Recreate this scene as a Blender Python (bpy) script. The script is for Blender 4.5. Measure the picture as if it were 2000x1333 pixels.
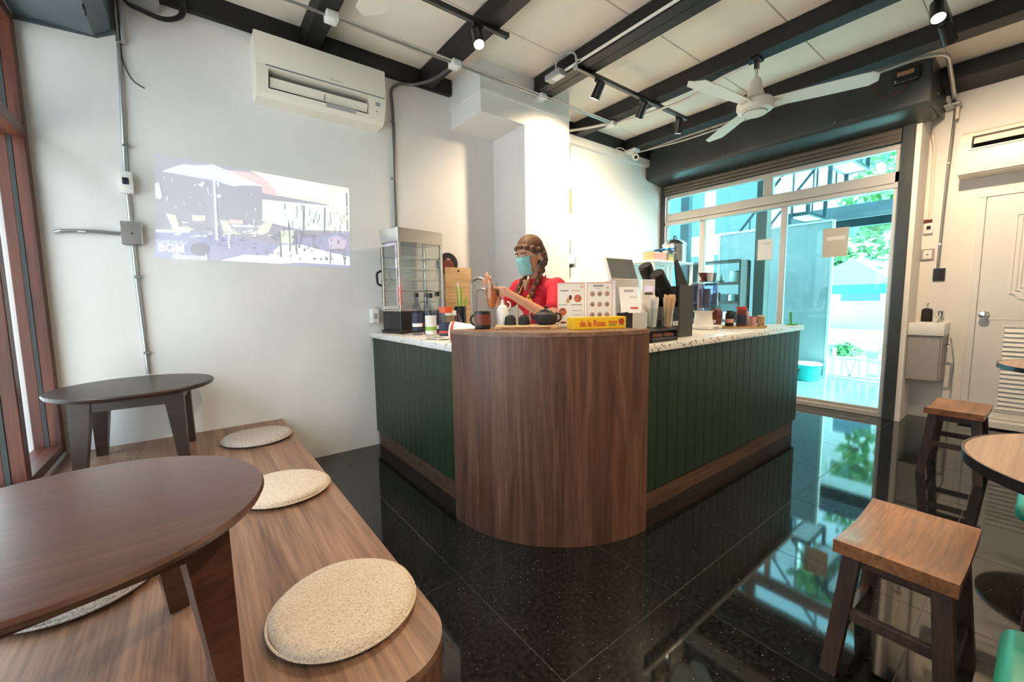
import bpy, bmesh, math, random
from mathutils import Vector, Matrix
random.seed(7)
for _o in list(bpy.data.objects): bpy.data.objects.remove(_o)
SC = bpy.context.scene
COL = SC.collection
PI = math.pi
R = math.radians

# ------------------------------------------------------------------ camera
yaw, pit, rol = R(37.598), R(-5.601), R(-0.8077)
fw = Vector((math.sin(yaw)*math.cos(pit), math.cos(yaw)*math.cos(pit), math.sin(pit)))
r0 = Vector((math.cos(yaw), -math.sin(yaw), 0)); u0 = r0.cross(fw)
rr = math.cos(rol)*r0 + math.sin(rol)*u0; uu = -math.sin(rol)*r0 + math.cos(rol)*u0
cam = bpy.data.cameras.new('camera'); cam.sensor_width = 36; cam.lens = 810/2000*36
cam.clip_start = .02; cam.clip_end = 300
camo = bpy.data.objects.new('camera', cam); COL.objects.link(camo)
camo.matrix_world = Matrix(((rr.x, uu.x, -fw.x, 0), (rr.y, uu.y, -fw.y, 0), (rr.z, uu.z, -fw.z, 1.15), (0, 0, 0, 1)))
SC.camera = camo

# ------------------------------------------------------------------ world, sun, exposure
SC.view_settings.view_transform = 'Standard'; SC.view_settings.look = 'None'
SC.view_settings.gamma = 1; SC.view_settings.use_curve_mapping = False
SC.view_settings.exposure = 0.2
SC.cycles.transparent_max_bounces = 32
wd = bpy.data.worlds.new('world'); SC.world = wd; wd.use_nodes = True
bgn = wd.node_tree.nodes['Background']
bgn.inputs[0].default_value = (.82, .92, 1, 1); bgn.inputs[1].default_value = 6.0
sun = bpy.data.lights.new('sun', 'SUN'); sun.energy = 55; sun.angle = R(2); sun.color = (1, .95, .86)
suno = bpy.data.objects.new('sun', sun); COL.objects.link(suno)
suno.rotation_euler = Vector((.12, -.62, .8)).to_track_quat('Z', 'Y').to_euler()
def portal(name, loc, sx, sy, direction):
    l = bpy.data.lights.new(name, 'AREA'); l.shape = 'RECTANGLE'; l.size = sx; l.size_y = sy
    l.cycles.is_portal = True
    o = bpy.data.objects.new(name, l); COL.objects.link(o); o.location = loc
    o.rotation_euler = Vector(direction).to_track_quat('-Z', 'Z').to_euler()
portal('portal_west', (-.76, 1.75, 1.5), 2.9, 2.3, (1, 0, 0))
portal('portal_east', (5.22, 2.05, 1.25), 2.4, 2.5, (-1, 0, 0))

# ------------------------------------------------------------------ materials
def mat(name, col=(.8, .8, .8), rough=.5, metal=0, **k):
    m = bpy.data.materials.new(name); m.use_nodes = True
    b = m.node_tree.nodes['Principled BSDF']
    b.inputs['Base Color'].default_value = (*col, 1); b.inputs['Roughness'].default_value = rough
    b.inputs['Metallic'].default_value = metal
    for kk, v in k.items():
        b.inputs[kk.replace('_', ' ')].default_value = v
    return m
def N(m, t, **k):
    n = m.node_tree.nodes.new(t)
    for kk, v in k.items(): setattr(n, kk, v)
    return n
def L(m, a, b): m.node_tree.links.new(a, b)
def bsdf(m): return m.node_tree.nodes['Principled BSDF']
def coords(m, scale=(1, 1, 1), world=True, rot=(0, 0, 0)):
    if world: s = N(m, 'ShaderNodeNewGeometry').outputs['Position']
    else: s = N(m, 'ShaderNodeTexCoord').outputs['Object']
    mp = N(m, 'ShaderNodeMapping'); mp.inputs['Scale'].default_value = scale; mp.inputs['Rotation'].default_value = rot
    L(m, s, mp.inputs['Vector']); return mp.outputs['Vector']
def ramp(m, fac, stops):
    r = N(m, 'ShaderNodeValToRGB'); e = r.color_ramp.elements
    while len(e) < len(stops): e.new(.5)
    for i, (p, c) in enumerate(stops): e[i].position = p; e[i].color = (*c, 1)
    L(m, fac, r.inputs['Fac']); return r.outputs['Color']
def noise(m, vec, scale, detail=4, rough=.55, dist=0):
    n = N(m, 'ShaderNodeTexNoise'); n.inputs['Scale'].default_value = scale; n.inputs['Detail'].default_value = detail
    n.inputs['Roughness'].default_value = rough; n.inputs['Distortion'].default_value = dist
    L(m, vec, n.inputs['Vector']); return n.outputs['Fac']
def bump(m, fac, strength=.1, dist=.002):
    b = N(m, 'ShaderNodeBump'); b.inputs['Strength'].default_value = strength; b.inputs['Distance'].default_value = dist
    L(m, fac, b.inputs['Height']); L(m, b.outputs['Normal'], bsdf(m).inputs['Normal'])
def painted(name, col, rough=.6, var=.04, scale=3, bmp=.05):
    m = mat(name, col, rough); v = coords(m)
    f = noise(m, v, scale, 5)
    c0 = tuple(max(0, x*(1-var*2)) for x in col); c1 = tuple(min(1, x*(1+var)) for x in col)
    L(m, ramp(m, f, [(.3, c0), (.7, c1)]), bsdf(m).inputs['Base Color'])
    if bmp: bump(m, noise(m, v, 90, 2), bmp, .001)
    return m
def wood(name, dark, mid, light, axis='x', rough=.4, world=True, scale=1., coat=0, fine=1.):
    m = mat(name, mid, rough)
    st = {'x': (.55, 8, 8), 'y': (8, .55, 8), 'z': (8, 8, .55)}[axis]
    v = coords(m, tuple(s*scale for s in st), world)
    f1 = noise(m, v, 1.6, 6, .62, 1.1)
    c = ramp(m, f1, [(.28, dark), (.5, mid), (.74, light)])
    st2 = {'x': (1.5, 70, 70), 'y': (70, 1.5, 70), 'z': (70, 70, 1.5)}[axis]
    v2 = coords(m, tuple(s*scale*fine for s in st2), world)
    f2 = noise(m, v2, 1.5, 3, .6)
    mx = N(m, 'ShaderNodeMix', data_type='RGBA', blend_type='MULTIPLY'); mx.inputs[0].default_value = .75
    L(m, c, mx.inputs[6]); L(m, ramp(m, f2, [(.3, (.52, .48, .45)), (.62, (1.08, 1.05, 1.0))]), mx.inputs[7])
    L(m, mx.outputs[2], bsdf(m).inputs['Base Color'])
    bump(m, f2, .08, .001)
    if coat: bsdf(m).inputs['Coat Weight'].default_value = coat; bsdf(m).inputs['Coat Roughness'].default_value = .18
    return m
def glass_pane(name, tint, refl=.06):
    m = bpy.data.materials.new(name); m.use_nodes = True; nt = m.node_tree; nt.nodes.clear()
    o = nt.nodes.new('ShaderNodeOutputMaterial'); t = nt.nodes.new('ShaderNodeBsdfTransparent'); g = nt.nodes.new('ShaderNodeBsdfGlossy')
    t.inputs[0].default_value = (*tint, 1); g.inputs['Roughness'].default_value = .02
    lw = nt.nodes.new('ShaderNodeFresnel'); ge = nt.nodes.new('ShaderNodeNewGeometry'); mr = nt.nodes.new('ShaderNodeMapRange')
    mr.inputs['To Min'].default_value = 1.45; mr.inputs['To Max'].default_value = 1/1.45   # both faces of a thin pane reflect like its outer face
    nt.links.new(ge.outputs['Backfacing'], mr.inputs['Value']); nt.links.new(mr.outputs[0], lw.inputs['IOR'])
    mx = nt.nodes.new('ShaderNodeMixShader')
    nt.links.new(lw.outputs[0], mx.inputs[0]); nt.links.new(t.outputs[0], mx.inputs[1]); nt.links.new(g.outputs[0], mx.inputs[2])
    nt.links.new(mx.outputs[0], o.inputs[0]); return m
def emit(name, col, strength):
    m = mat(name, col, .5); b = bsdf(m); b.inputs['Emission Color'].default_value = (*col, 1); b.inputs['Emission Strength'].default_value = strength
    return m

M = {}
M['wall'] = painted('wall_paint', (.80, .785, .765), .55, .025, 2.2)
M['wall2'] = painted('wall_paint_cream', (.82, .78, .73), .6, .025, 2.2)
M['ceil'] = painted('ceiling_board', (.90, .82, .71), .7, .03, 1.6)
M['black_steel'] = painted('black_beam_paint', (.005, .005, .006), .6, .3, 8)
M['dark_grey'] = painted('charcoal_metal', (.040, .045, .043), .36, .10, 2.5)
M['blue_grey'] = painted('blue_grey_metal', (.10, .13, .15), .4, .12, 3)
M['grout'] = mat('grout', (.065, .063, .058), .8)
m = M['tile'] = mat('black_granite_tile', (.008, .008, .008), .045)
v = coords(m); vo = N(m, 'ShaderNodeTexVoronoi'); vo.inputs['Scale'].default_value = 95; L(m, v, vo.inputs['Vector'])
cr = N(m, 'ShaderNodeTexNoise'); cr.inputs['Scale'].default_value = 60; L(m, v, cr.inputs['Vector'])
sp = ramp(m, vo.outputs['Distance'], [(.10, (1, 1, 1)), (.16, (0, 0, 0))])
sep = N(m, 'ShaderNodeSeparateColor'); L(m, vo.outputs['Color'], sep.inputs[0])
gt = N(m, 'ShaderNodeMath', operation='GREATER_THAN'); gt.inputs[1].default_value = .87; L(m, sep.outputs[0], gt.inputs[0])
mu = N(m, 'ShaderNodeMath', operation='MULTIPLY'); L(m, sp, mu.inputs[0]); L(m, gt.outputs[0], mu.inputs[1])
mx = N(m, 'ShaderNodeMix', data_type='RGBA'); L(m, mu.outputs[0], mx.inputs[0])
L(m, ramp(m, cr.outputs['Fac'], [(.4, (.005, .005, .005)), (.75, (.02, .019, .017))]), mx.inputs[6]); mx.inputs[7].default_value = (.34, .32, .28, 1)
L(m, mx.outputs[2], bsdf(m).inputs['Base Color'])
bsdf(m).inputs['Specular IOR Level'].default_value = .62
M['walnut_y'] = wood('walnut_laminate_bench', (.115, .060, .038), (.235, .132, .085), (.35, .21, .14), 'y', .42, True, 1.1)
M['walnut_z'] = wood('walnut_laminate_counter', (.058, .026, .017), (.128, .062, .041), (.215, .115, .078), 'z', .42, True, 1.3)
M['plinth'] = wood('walnut_plinth', (.05, .025, .016), (.11, .058, .038), (.17, .095, .06), 'x', .5)
M['espresso'] = wood('espresso_wood', (.018, .009, .006), (.034, .017, .012), (.055, .027, .018), 'x', .42, True, .8, .08)
M['mahogany'] = wood('mahogany_table', (.060, .021, .012), (.085, .031, .018), (.115, .044, .026), 'x', .36, True, .7, .15)
M['red_wood'] = wood('red_wood_grain_vinyl', (.03, .007, .004), (.105, .026, .013), (.17, .048, .024), 'z', .4, True, .9)
M['red_wood_y'] = wood('red_wood_grain_sill', (.03, .007, .004), (.105, .026, .013), (.17, .048, .024), 'y', .4, True, .9)
M['stool_seat'] = wood('teak_seat', (.13, .045, .014), (.29, .11, .036), (.41, .18, .068), 'x', .36, True, 1.4, .2)
M['stool_leg'] = wood('dark_teak_leg', (.028, .011, .008), (.065, .028, .018), (.11, .05, .03), 'z', .45, True, 1.5)
M['tan_top'] = wood('tan_table_top', (.30, .17, .10), (.38, .225, .14), (.44, .27, .17), 'x', .28, True, .6, .2)
M['pale_wood'] = wood('pale_wood', (.45, .28, .13), (.62, .42, .22), (.72, .52, .31), 'x', .45)
m = M['green'] = painted('green_panel_paint', (.013, .033, .016), .45, .08, 5, .03)
m = M['terrazzo'] = mat('white_terrazzo', (.8, .79, .76), .3); v = coords(m)
base = (.80, .79, .76); prev = None
for i, (sc, thr, c) in enumerate([(55, .74, (.10, .085, .07)), (40, .86, (.33, .22, .14)), (75, .78, (.25, .25, .24))]):
    vo = N(m, 'ShaderNodeTexVoronoi'); vo.inputs['Scale'].default_value = sc; L(m, v, vo.inputs['Vector'])
    sep = N(m, 'ShaderNodeSeparateColor'); L(m, vo.outputs['Color'], sep.inputs[0])
    gt = N(m, 'ShaderNodeMath', operation='GREATER_THAN'); gt.inputs[1].default_value = thr; L(m, sep.outputs[i], gt.inputs[0])
    lt = N(m, 'ShaderNodeMath', operation='LESS_THAN'); lt.inputs[1].default_value = .33; L(m, vo.outputs['Distance'], lt.inputs[0])
    mu = N(m, 'ShaderNodeMath', operation='MULTIPLY'); L(m, gt.outputs[0], mu.inputs[0]); L(m, lt.outputs[0], mu.inputs[1])
    mx = N(m, 'ShaderNodeMix', data_type='RGBA'); L(m, mu.outputs[0], mx.inputs[0]); mx.inputs[7].default_value = (*c, 1)
    if prev: L(m, prev, mx.inputs[6])
    else: mx.inputs[6].default_value = (*base, 1)
    prev = mx.outputs[2]
L(m, prev, bsdf(m).inputs['Base Color'])
m = M['cushion'] = mat('woven_cushion', (.56, .48, .40), .95); v = coords(m)
f = noise(m, v, 260, 3); f2 = noise(m, coords(m, (140, 340, 140)), 1, 2)
mm = N(m, 'ShaderNodeMath', operation='MULTIPLY'); L(m, f, mm.inputs[0]); L(m, f2, mm.inputs[1])
L(m, ramp(m, mm.outputs[0], [(.10, (.30, .23, .17)), (.28, (.66, .56, .45))]), bsdf(m).inputs['Base Color']); bump(m, mm.outputs[0], .5, .003)
M['cushion_grey'] = m2 = m.copy(); m2.name = 'woven_cushion_grey'
for n in m2.node_tree.nodes:
    if n.type == 'VALTORGB': n.color_ramp.elements[0].color = (.14, .12, .11, 1); n.color_ramp.elements[1].color = (.50, .45, .41, 1)
M['white'] = mat('white_plastic', (.82, .80, .76), .35)
M['warm_white'] = mat('cream_plastic', (.82, .76, .66), .4)
M['door'] = painted('white_door_paint', (.80, .77, .74), .45, .03, 2)
M['mid_black'] = mat('charcoal_plastic', (.04, .037, .035), .4)
M['black'] = mat('black_plastic', (.012, .012, .013), .32)
M['matte_black'] = mat('matte_black', (.015, .015, .016), .7)
M['slot'] = mat('vent_cavity', (.004, .004, .005), .9)
M['steel'] = mat('stainless_steel', (.72, .71, .69), .2, 1)
M['galv'] = mat('galvanised_conduit', (.42, .43, .42), .32, .9)
M['dark_conduit'] = mat('dull_dark_conduit', (.16, .16, .15), .4, .8)
M['chrome'] = mat('chrome', (.85, .85, .85), .07, 1)
M['alu'] = mat('pale_aluminium', (.62, .58, .54), .38, .35)
M['brushed'] = mat('brushed_aluminium', (.45, .45, .44), .36, .85)
M['grey_plastic'] = mat('grey_plastic', (.34, .34, .34), .5)
M['mid_grey'] = mat('mid_grey', (.16, .16, .16), .5)
M['rubber'] = mat('window_gasket', (.03, .04, .042), .6)
M['glass'] = glass_pane('clear_glass', (.94, .97, .97))
M['glass_teal'] = glass_pane('teal_tinted_glass', (.58, .91, .95))
M['clear'] = glass_pane('clear_plastic', (.93, .95, .95))
M['smoke'] = glass_pane('smoke_plastic', (.72, .72, .80))
M['red'] = mat('red_polo_cloth', (.58, .015, .035), .75)
M['skin'] = mat('skin', (.52, .27, .17), .5); bsdf(M['skin']).inputs['Subsurface Weight'].default_value = .08
M['hair'] = mat('brown_hair', (.11, .045, .018), .62)
m = M['hair']; f = noise(m, coords(m, (60, 60, 20)), 3, 3); L(m, ramp(m, f, [(.35, (.035, .013, .006)), (.7, (.20, .085, .032))]), bsdf(m).inputs['Base Color'])
M['mask'] = mat('teal_face_mask', (.24, .52, .52), .8)
M['green_vinyl'] = mat('green_vinyl', (.02, .22, .15), .35)
M['stirrer'] = mat('tan_stirrer', (.74, .50, .28), .6)
M['paper'] = mat('white_paper', (.84, .82, .80), .7)
M['paper_beige'] = mat('beige_paper', (.62, .55, .47), .7)
M['yellow'] = mat('yellow_card', (.80, .50, .015), .5)
M['red_ink'] = mat('red_ink', (.55, .06, .04), .6)
M['pink_ink'] = mat('pink_ink', (.75, .38, .33), .6)
M['tan_ink'] = mat('tan_ink', (.62, .46, .38), .6)
M['grey_ink'] = mat('grey_ink', (.35, .33, .33), .6)
M['dark_ink'] = mat('dark_ink', (.06, .05, .05), .6)
M['navy'] = mat('navy_label', (.02, .03, .07), .5)
M['white_ink'] = mat('white_ink', (.85, .85, .85), .5)
M['tea'] = mat('milky_tea', (.62, .17, .045), .3)
M['orange'] = mat('orange_lid', (.70, .10, .025), .4)
M['blue_bag'] = mat('blue_bag', (.04, .27, .70), .4)
M['lime'] = mat('lime_green', (.28, .52, .06), .45)
M['leaf_green'] = mat('leaf_green', (.06, .42, .10), .5)
M['teal_bin'] = mat('teal_bin', (.02, .42, .38), .4)
M['brown'] = mat('brown_plastic', (.16, .035, .02), .35)
M['grey_laminate'] = painted('grey_laminate', (.36, .33, .31), .5, .05, 30, 0)

# ------------------------------------------------------------------ geometry helpers
class G:
    def __init__(s): s.v = []; s.f = []
    def add(s, vs, fs):
        o = len(s.v); s.v += [tuple(p) for p in vs]; s.f += [tuple(i+o for i in f) for f in fs]; return s
    def box(s, x0, x1, y0, y1, z0, z1, bev=0, seg=2, rot=None, piv=None):
        if x0 > x1: x0, x1 = x1, x0
        if y0 > y1: y0, y1 = y1, y0
        if z0 > z1: z0, z1 = z1, z0
        vs = [(x0, y0, z0), (x1, y0, z0), (x1, y1, z0), (x0, y1, z0), (x0, y0, z1), (x1, y0, z1), (x1, y1, z1), (x0, y1, z1)]
        fs = [(0, 3, 2, 1), (4, 5, 6, 7), (0, 1, 5, 4), (1, 2, 6, 5), (2, 3, 7, 6), (3, 0, 4, 7)]
        if bev:
            bm = bmesh.new(); bv = [bm.verts.new(p) for p in vs]
            for f in fs: bm.faces.new([bv[i] for i in f])
            bmesh.ops.bevel(bm, geom=bm.edges[:], offset=bev, segments=seg, profile=.5, affect='EDGES')
            bm.verts.index_update(); vs = [tuple(p.co) for p in bm.verts]; fs = [tuple(p.index for p in f.verts) for f in bm.faces]; bm.free()
        if rot is not None:
            pv = Vector(piv if piv else ((x0+x1)/2, (y0+y1)/2, (z0+z1)/2))
            vs = [tuple(rot @ (Vector(p)-pv) + pv) for p in vs]
        return s.add(vs, fs)
    def cyl(s, a, b, ra, rb=None, n=20, caps=True):
        if rb is None: rb = ra
        a = Vector(a); b = Vector(b); d = (b-a).normalized()
        u = d.orthogonal().normalized(); w = d.cross(u)
        vs = [a + (u*math.cos(2*PI*i/n) + w*math.sin(2*PI*i/n))*ra for i in range(n)] + [b + (u*math.cos(2*PI*i/n) + w*math.sin(2*PI*i/n))*rb for i in range(n)]
        fs = [(i, (i+1) % n, n+(i+1) % n, n+i) for i in range(n)]
        if caps: fs += [tuple(range(n-1, -1, -1)), tuple(range(n, 2*n))]
        return s.add(vs, fs)
    def lathe(s, prof, c=(0, 0, 0), n=28, sx=1, sy=1, axis=None, ring=False):
        if ring: prof = list(prof)+[prof[0]]
        vs = []; k = len(prof)
        q = Vector(axis).to_track_quat('Z', 'Y') if axis else None
        for r, z in prof:
            for i in range(n):
                p = Vector((r*sx*math.cos(2*PI*i/n), r*sy*math.sin(2*PI*i/n), z))
                if q: p = q @ p
                vs.append((p.x+c[0], p.y+c[1], p.z+c[2]))
        fs = [(j*n+i, j*n+(i+1) % n, (j+1)*n+(i+1) % n, (j+1)*n+i) for j in range(k-1) for i in range(n)]
        if ring: return s.add(vs, fs)
        if prof[0][0] > 1e-6: fs.append(tuple(range(n-1, -1, -1)))
        if prof[-1][0] > 1e-6: fs.append(tuple((k-1)*n+i for i in range(n)))
        return s.add(vs, fs)
    def tube(s, path, r, n=10, rs=None):
        P = [Vector(p) for p in path]; k = len(P); vs = []; prev = None
        for j, p in enumerate(P):
            t = (P[min(j+1, k-1)] - P[max(j-1, 0)]).normalized()
            u = t.orthogonal().normalized() if prev is None else (prev - t*prev.dot(t)).normalized()
            prev = u; w = t.cross(u); ra = rs[j] if rs else r
            vs += [p + (u*math.cos(2*PI*i/n) + w*math.sin(2*PI*i/n))*ra for i in range(n)]
        fs = [(j*n+i, j*n+(i+1) % n, (j+1)*n+(i+1) % n, (j+1)*n+i) for j in range(k-1) for i in range(n)]
        fs += [tuple(range(n-1, -1, -1)), tuple((k-1)*n+i for i in range(n))]
        return s.add(vs, fs)
    def prism(s, poly, a, b, axis='z'):
        # poly in the two other axes (x,y / y,z / x,z), extruded from a to b along axis
        def mk(p, h):
            if axis == 'z': return (p[0], p[1], h)
            if axis == 'x': return (h, p[0], p[1])
            return (p[0], h, p[1])
        n = len(poly); vs = [mk(p, a) for p in poly] + [mk(p, b) for p in poly]
        fs = [tuple(range(n-1, -1, -1)), tuple(range(n, 2*n))] + [(i, (i+1) % n, n+(i+1) % n, n+i) for i in range(n)]
        return s.add(vs, fs)
    def hexa(s, p):   # eight corners: bottom four, top four
        return s.add(p, [(0, 3, 2, 1), (4, 5, 6, 7), (0, 1, 5, 4), (1, 2, 6, 5), (2, 3, 7, 6), (3, 0, 4, 7)])
    def sphere(s, c, rx, ry=None, rz=None, n=20, m=12):
        ry = ry or rx; rz = rz or rx
        pr = [(math.sin(PI*j/m), -math.cos(PI*j/m)) for j in range(m+1)]
        vs = []; 
        for r_, z_ in pr:
            for i in range(n): vs.append((c[0]+rx*r_*math.cos(2*PI*i/n), c[1]+ry*r_*math.sin(2*PI*i/n), c[2]+rz*z_))
        fs = [(j*n+i, j*n+(i+1) % n, (j+1)*n+(i+1) % n, (j+1)*n+i) for j in range(m) for i in range(n)]
        return s.add(vs, fs)
    def xf(s, mtx):
        s.v = [tuple(mtx @ Vector(p)) for p in s.v]; return s
def arc(c, r, a0, a1, n, plane='xy', h=0):
    out = []
    for i in range(n+1):
        a = a0+(a1-a0)*i/n; p, q = r*math.cos(a), r*math.sin(a)
        out.append({'xy': (c[0]+p, c[1]+q, h), 'xz': (c[0]+p, h, c[1]+q), 'yz': (h, c[0]+p, c[1]+q)}[plane])
    return out
def bend(pts, r=.05, n=5):   # round the corners of a polyline
    P = [Vector(p) for p in pts]; out = [P[0]]
    for i in range(1, len(P)-1):
        a, b, c = P[i-1], P[i], P[i+1]; d1 = (a-b); d2 = (c-b)
        q = min(r, d1.length*.45, d2.length*.45); s0 = b+d1.normalized()*q; s1 = b+d2.normalized()*q
        for k in range(n+1):
            t = k/n; out.append(s0*(1-t)**2 + b*2*t*(1-t) + s1*t*t)
    out.append(P[-1]); return out
ROOT = {}
def mk(name, g, material, parent=None, local=False, smooth=True, ang=35, loc=None):
    me = bpy.data.meshes.new(name)
    vs = g.v
    pp_ = parent
    while pp_ is not None and pp_.name not in ROOT: pp_ = pp_.parent
    if pp_ is not None and not local:
        inv = ROOT[pp_.name]; vs = [tuple(inv @ Vector(p)) for p in vs]
    me.from_pydata(vs, [], g.f); me.validate()
    bm = bmesh.new(); bm.from_mesh(me); bmesh.ops.remove_doubles(bm, verts=bm.verts, dist=1e-6)
    bmesh.ops.recalc_face_normals(bm, faces=bm.faces); bm.to_mesh(me); bm.free()
    if smooth:
        for p in me.polygons: p.use_smooth = True
        me.set_sharp_from_angle(angle=R(ang))
    me.materials.append(M[material] if isinstance(material, str) else material)
    o = bpy.data.objects.new(name, me); COL.objects.link(o)
    if loc: o.location = loc
    if parent is not None: o.parent = parent
    return o
def tag(o, label, cat, group=None):
    o['label'] = label; o['category'] = cat
    if group: o['group'] = group
    return o
def thing(name, label, cat, loc=(0, 0, 0), rotz=0, group=None):
    o = bpy.data.objects.new(name, None); COL.objects.link(o); o.empty_display_size = .05
    o.location = loc; o.rotation_euler = (0, 0, rotz)
    ROOT[o.name] = (Matrix.Translation(loc) @ Matrix.Rotation(rotz, 4, 'Z')).inverted()
    return tag(o, label, cat, group)
def struct(name, g=None, material=None, parent=None, smooth=False):
    if g is None:
        o = bpy.data.objects.new(name, None); COL.objects.link(o); ROOT[o.name] = Matrix.Identity(4)
    else: o = mk(name, g, material, parent, smooth=smooth)
    if parent is None: o['kind'] = 'structure'
    return o
def dup(root, loc, rotz=None, label=None, group=None):
    c = root.copy(); COL.objects.link(c); c.location = loc
    if rotz is not None: c.rotation_euler = (0, 0, rotz)
    if label: c['label'] = label
    if group: c['group'] = group
    for ch in root.children:
        k = ch.copy(); COL.objects.link(k); k.parent = c
        for g in ch.children:
            q = g.copy(); COL.objects.link(q); q.parent = k
    return c
FONT_TMP = []
def text(name, s, size, material, parent, mtx, extrude=.0006, bold=False, sx=1.):
    cu = bpy.data.curves.new('t', 'FONT'); cu.body = s; cu.size = size; cu.extrude = extrude; cu.align_x = 'CENTER'; cu.align_y = 'CENTER'
    if bold: cu.offset = size*.018
    t = bpy.data.objects.new('t', cu); COL.objects.link(t)
    bpy.context.view_layer.update()
    me = bpy.data.meshes.new_from_object(t.evaluated_get(bpy.context.evaluated_depsgraph_get()))
    bpy.data.objects.remove(t); bpy.data.curves.remove(cu)
    me.transform(Matrix.Scale(sx, 4, (1, 0, 0)))
    inv = ROOT.get(parent.name, Matrix.Identity(4)) if parent else Matrix.Identity(4)
    me.transform(inv @ mtx); me.name = name; me.materials.clear(); me.materials.append(M[material])
    o = bpy.data.objects.new(name, me); COL.objects.link(o)
    if parent is not None: o.parent = parent
    return o
def frame(origin, xdir, ydir):   # matrix with local x, y axes; z = x cross y
    x = Vector(xdir).normalized(); y = Vector(ydir); y = (y - x*y.dot(x)).normalized(); z = x.cross(y); o = Vector(origin)
    return Matrix(((x.x, y.x, z.x, o.x), (x.y, y.y, z.y, o.y), (x.z, y.z, z.z, o.z), (0, 0, 0, 1)))
def spot(name, loc, target, power, col=(1, .76, .50), size=70, blend=.6, rad=.03):
    l = bpy.data.lights.new(name, 'SPOT'); l.energy = power*1.2; l.color = col; l.spot_size = R(size); l.spot_blend = blend; l.shadow_soft_size = rad
    o = bpy.data.objects.new(name, l); COL.objects.link(o); o.location = loc
    o.rotation_euler = (Vector(target)-Vector(loc)).to_track_quat('-Z', 'Y').to_euler(); return o
# ------------------------------------------------------------------ the setting
YW, XR, XL, YB, ZC = 3.27, 5.42, -.6, -2.2, 3.01
fl = struct('floor', G().box(XL-.15, XR+.1, YB-.1, YW+.1, -.12, -.0012), 'grout')
TX = [XL] + [.8135+.6125*k for k in range(-2, 8)] ; TX = sorted([x for x in TX if XL <= x < XR]) + [XR]
TY = [YB] + [.822+.6105*k for k in range(-5, 5)] ; TY = sorted([y for y in TY if YB <= y < YW]) + [YW]
tile_mesh = {}
for i in range(len(TX)-1):
    for j in range(len(TY)-1):
        w, h = TX[i+1]-TX[i]-.003, TY[j+1]-TY[j]-.003
        if w < .03 or h < .03: continue
        key = (round(w, 3), round(h, 3))
        if key not in tile_mesh:
            t = mk('tile', G().box(-w/2, w/2, -h/2, h/2, -.0011, 0), 'tile', fl, True, smooth=False); tile_mesh[key] = t.data
        else:
            t = bpy.data.objects.new('tile', tile_mesh[key]); COL.objects.link(t); t.parent = fl
        t.location = ((TX[i]+TX[i+1])/2, (TY[j]+TY[j+1])/2, 0)
# walls
struct('wall_back', G().box(XL-.15, 5.16, YW, YW+.12, 0, ZC+.1), 'wall')
struct('wall_front', G().box(XL-.15, XR+.1, YB-.12, YB, 0, ZC+.1), 'wall')
struct('wall_right', G().box(XR, XR+.1, YB, .80, 0, ZC+.1), 'wall2')
struct('wall_corner', G().box(5.14, XR, .775, .90, 0, ZC).box(5.04, 5.14, .775, .812, 0, 2.62), 'wall2')
struct('wall_lintel', G().box(5.075, 5.16, .90, YW, 2.492, ZC+.1), 'dark_grey')
struct('baseboard_right', G().box(XR-.012, XR, .40, .775, 0, .012), 'wall2')
struct('wall_left', G().box(XL-.12, XL, YB, .26, 0, ZC+.1).box(XL-.12, XL, .26, YW, 0, .36).box(XL-.12, XL, .26, YW, 2.6, ZC+.1), 'wall')
# column and its header beside the counter
struct('wall_column', G().box(2.33, 2.86, 2.81, YW, 0, ZC).box(1.89, 2.33, 2.81, YW, 2.62, ZC), 'wall')
struct('trim_1', G().box(1.885, 2.865, 2.795, 2.81, 2.775, 2.80).box(1.875, 1.89, 2.795, YW, 2.775, 2.80), 'wall')
struct('trim_2', G().box(2.86, 4.72, 3.215, YW, 2.80, 2.885), 'wall2')
# ceiling and its boards
BEAM = [(.72, .83), (1.595, 1.70), (2.42, 2.60), (3.345, 3.47), (4.19, 4.35), (5.05, 5.42)]
ce = struct('ceiling', G().box(XL-.12, XR+.1, YB-.1, YW+.1, ZC+.012, ZC+.1), 'ceil')
xs = [XL, -.155] + [v for b in BEAM for v in b]
strips = [(-.2, .72)] + [(BEAM[k][1], BEAM[k+1][0]) for k in range(5)]
seam = [YB]+[.03+.6*k for k in range(-3, 6)]+[YW-.03]
pm = {}
for a, b in strips:
    for j in range(len(seam)-1):
        w, h = b-a, seam[j+1]-seam[j]-.006
        if h < .05: continue
        key = (round(w, 3), round(h, 3))
        if key not in pm:
            t = mk('ceiling_board', G().box(-w/2, w/2, -h/2, h/2, 0, .012, .003, 1), 'ceil', ce, True, smooth=False); pm[key] = t.data
        else:
            t = bpy.data.objects.new('ceiling_board', pm[key]); COL.objects.link(t); t.parent = ce
        t.location = ((a+b)/2, (seam[j]+seam[j+1])/2, ZC)
for k, (a, b) in enumerate(BEAM):
    g = G(); zb = 2.89; y1 = 2.79 if k == 2 else YW-.04
    if k == 2: g.box(a, a+.088, YB, y1, zb, ZC, .004, 1).box(a+.092, b, YB, y1, zb, ZC, .004, 1)
    elif k == 5: g.box(a, b, YB, .76, zb, ZC, .004, 1)
    else: g.box(a, b, YB, y1, zb, ZC, .004, 1)
    struct('trim_%d' % (k+3), g, 'black_steel')
struct('trim_9', G().box(-.2, 1.875, YW-.04, YW, 2.885, ZC), 'black_steel')
struct('trim_10', G().box(2.86, 5.05, YW-.06, YW, 2.885, ZC), 'black_steel')
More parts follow.
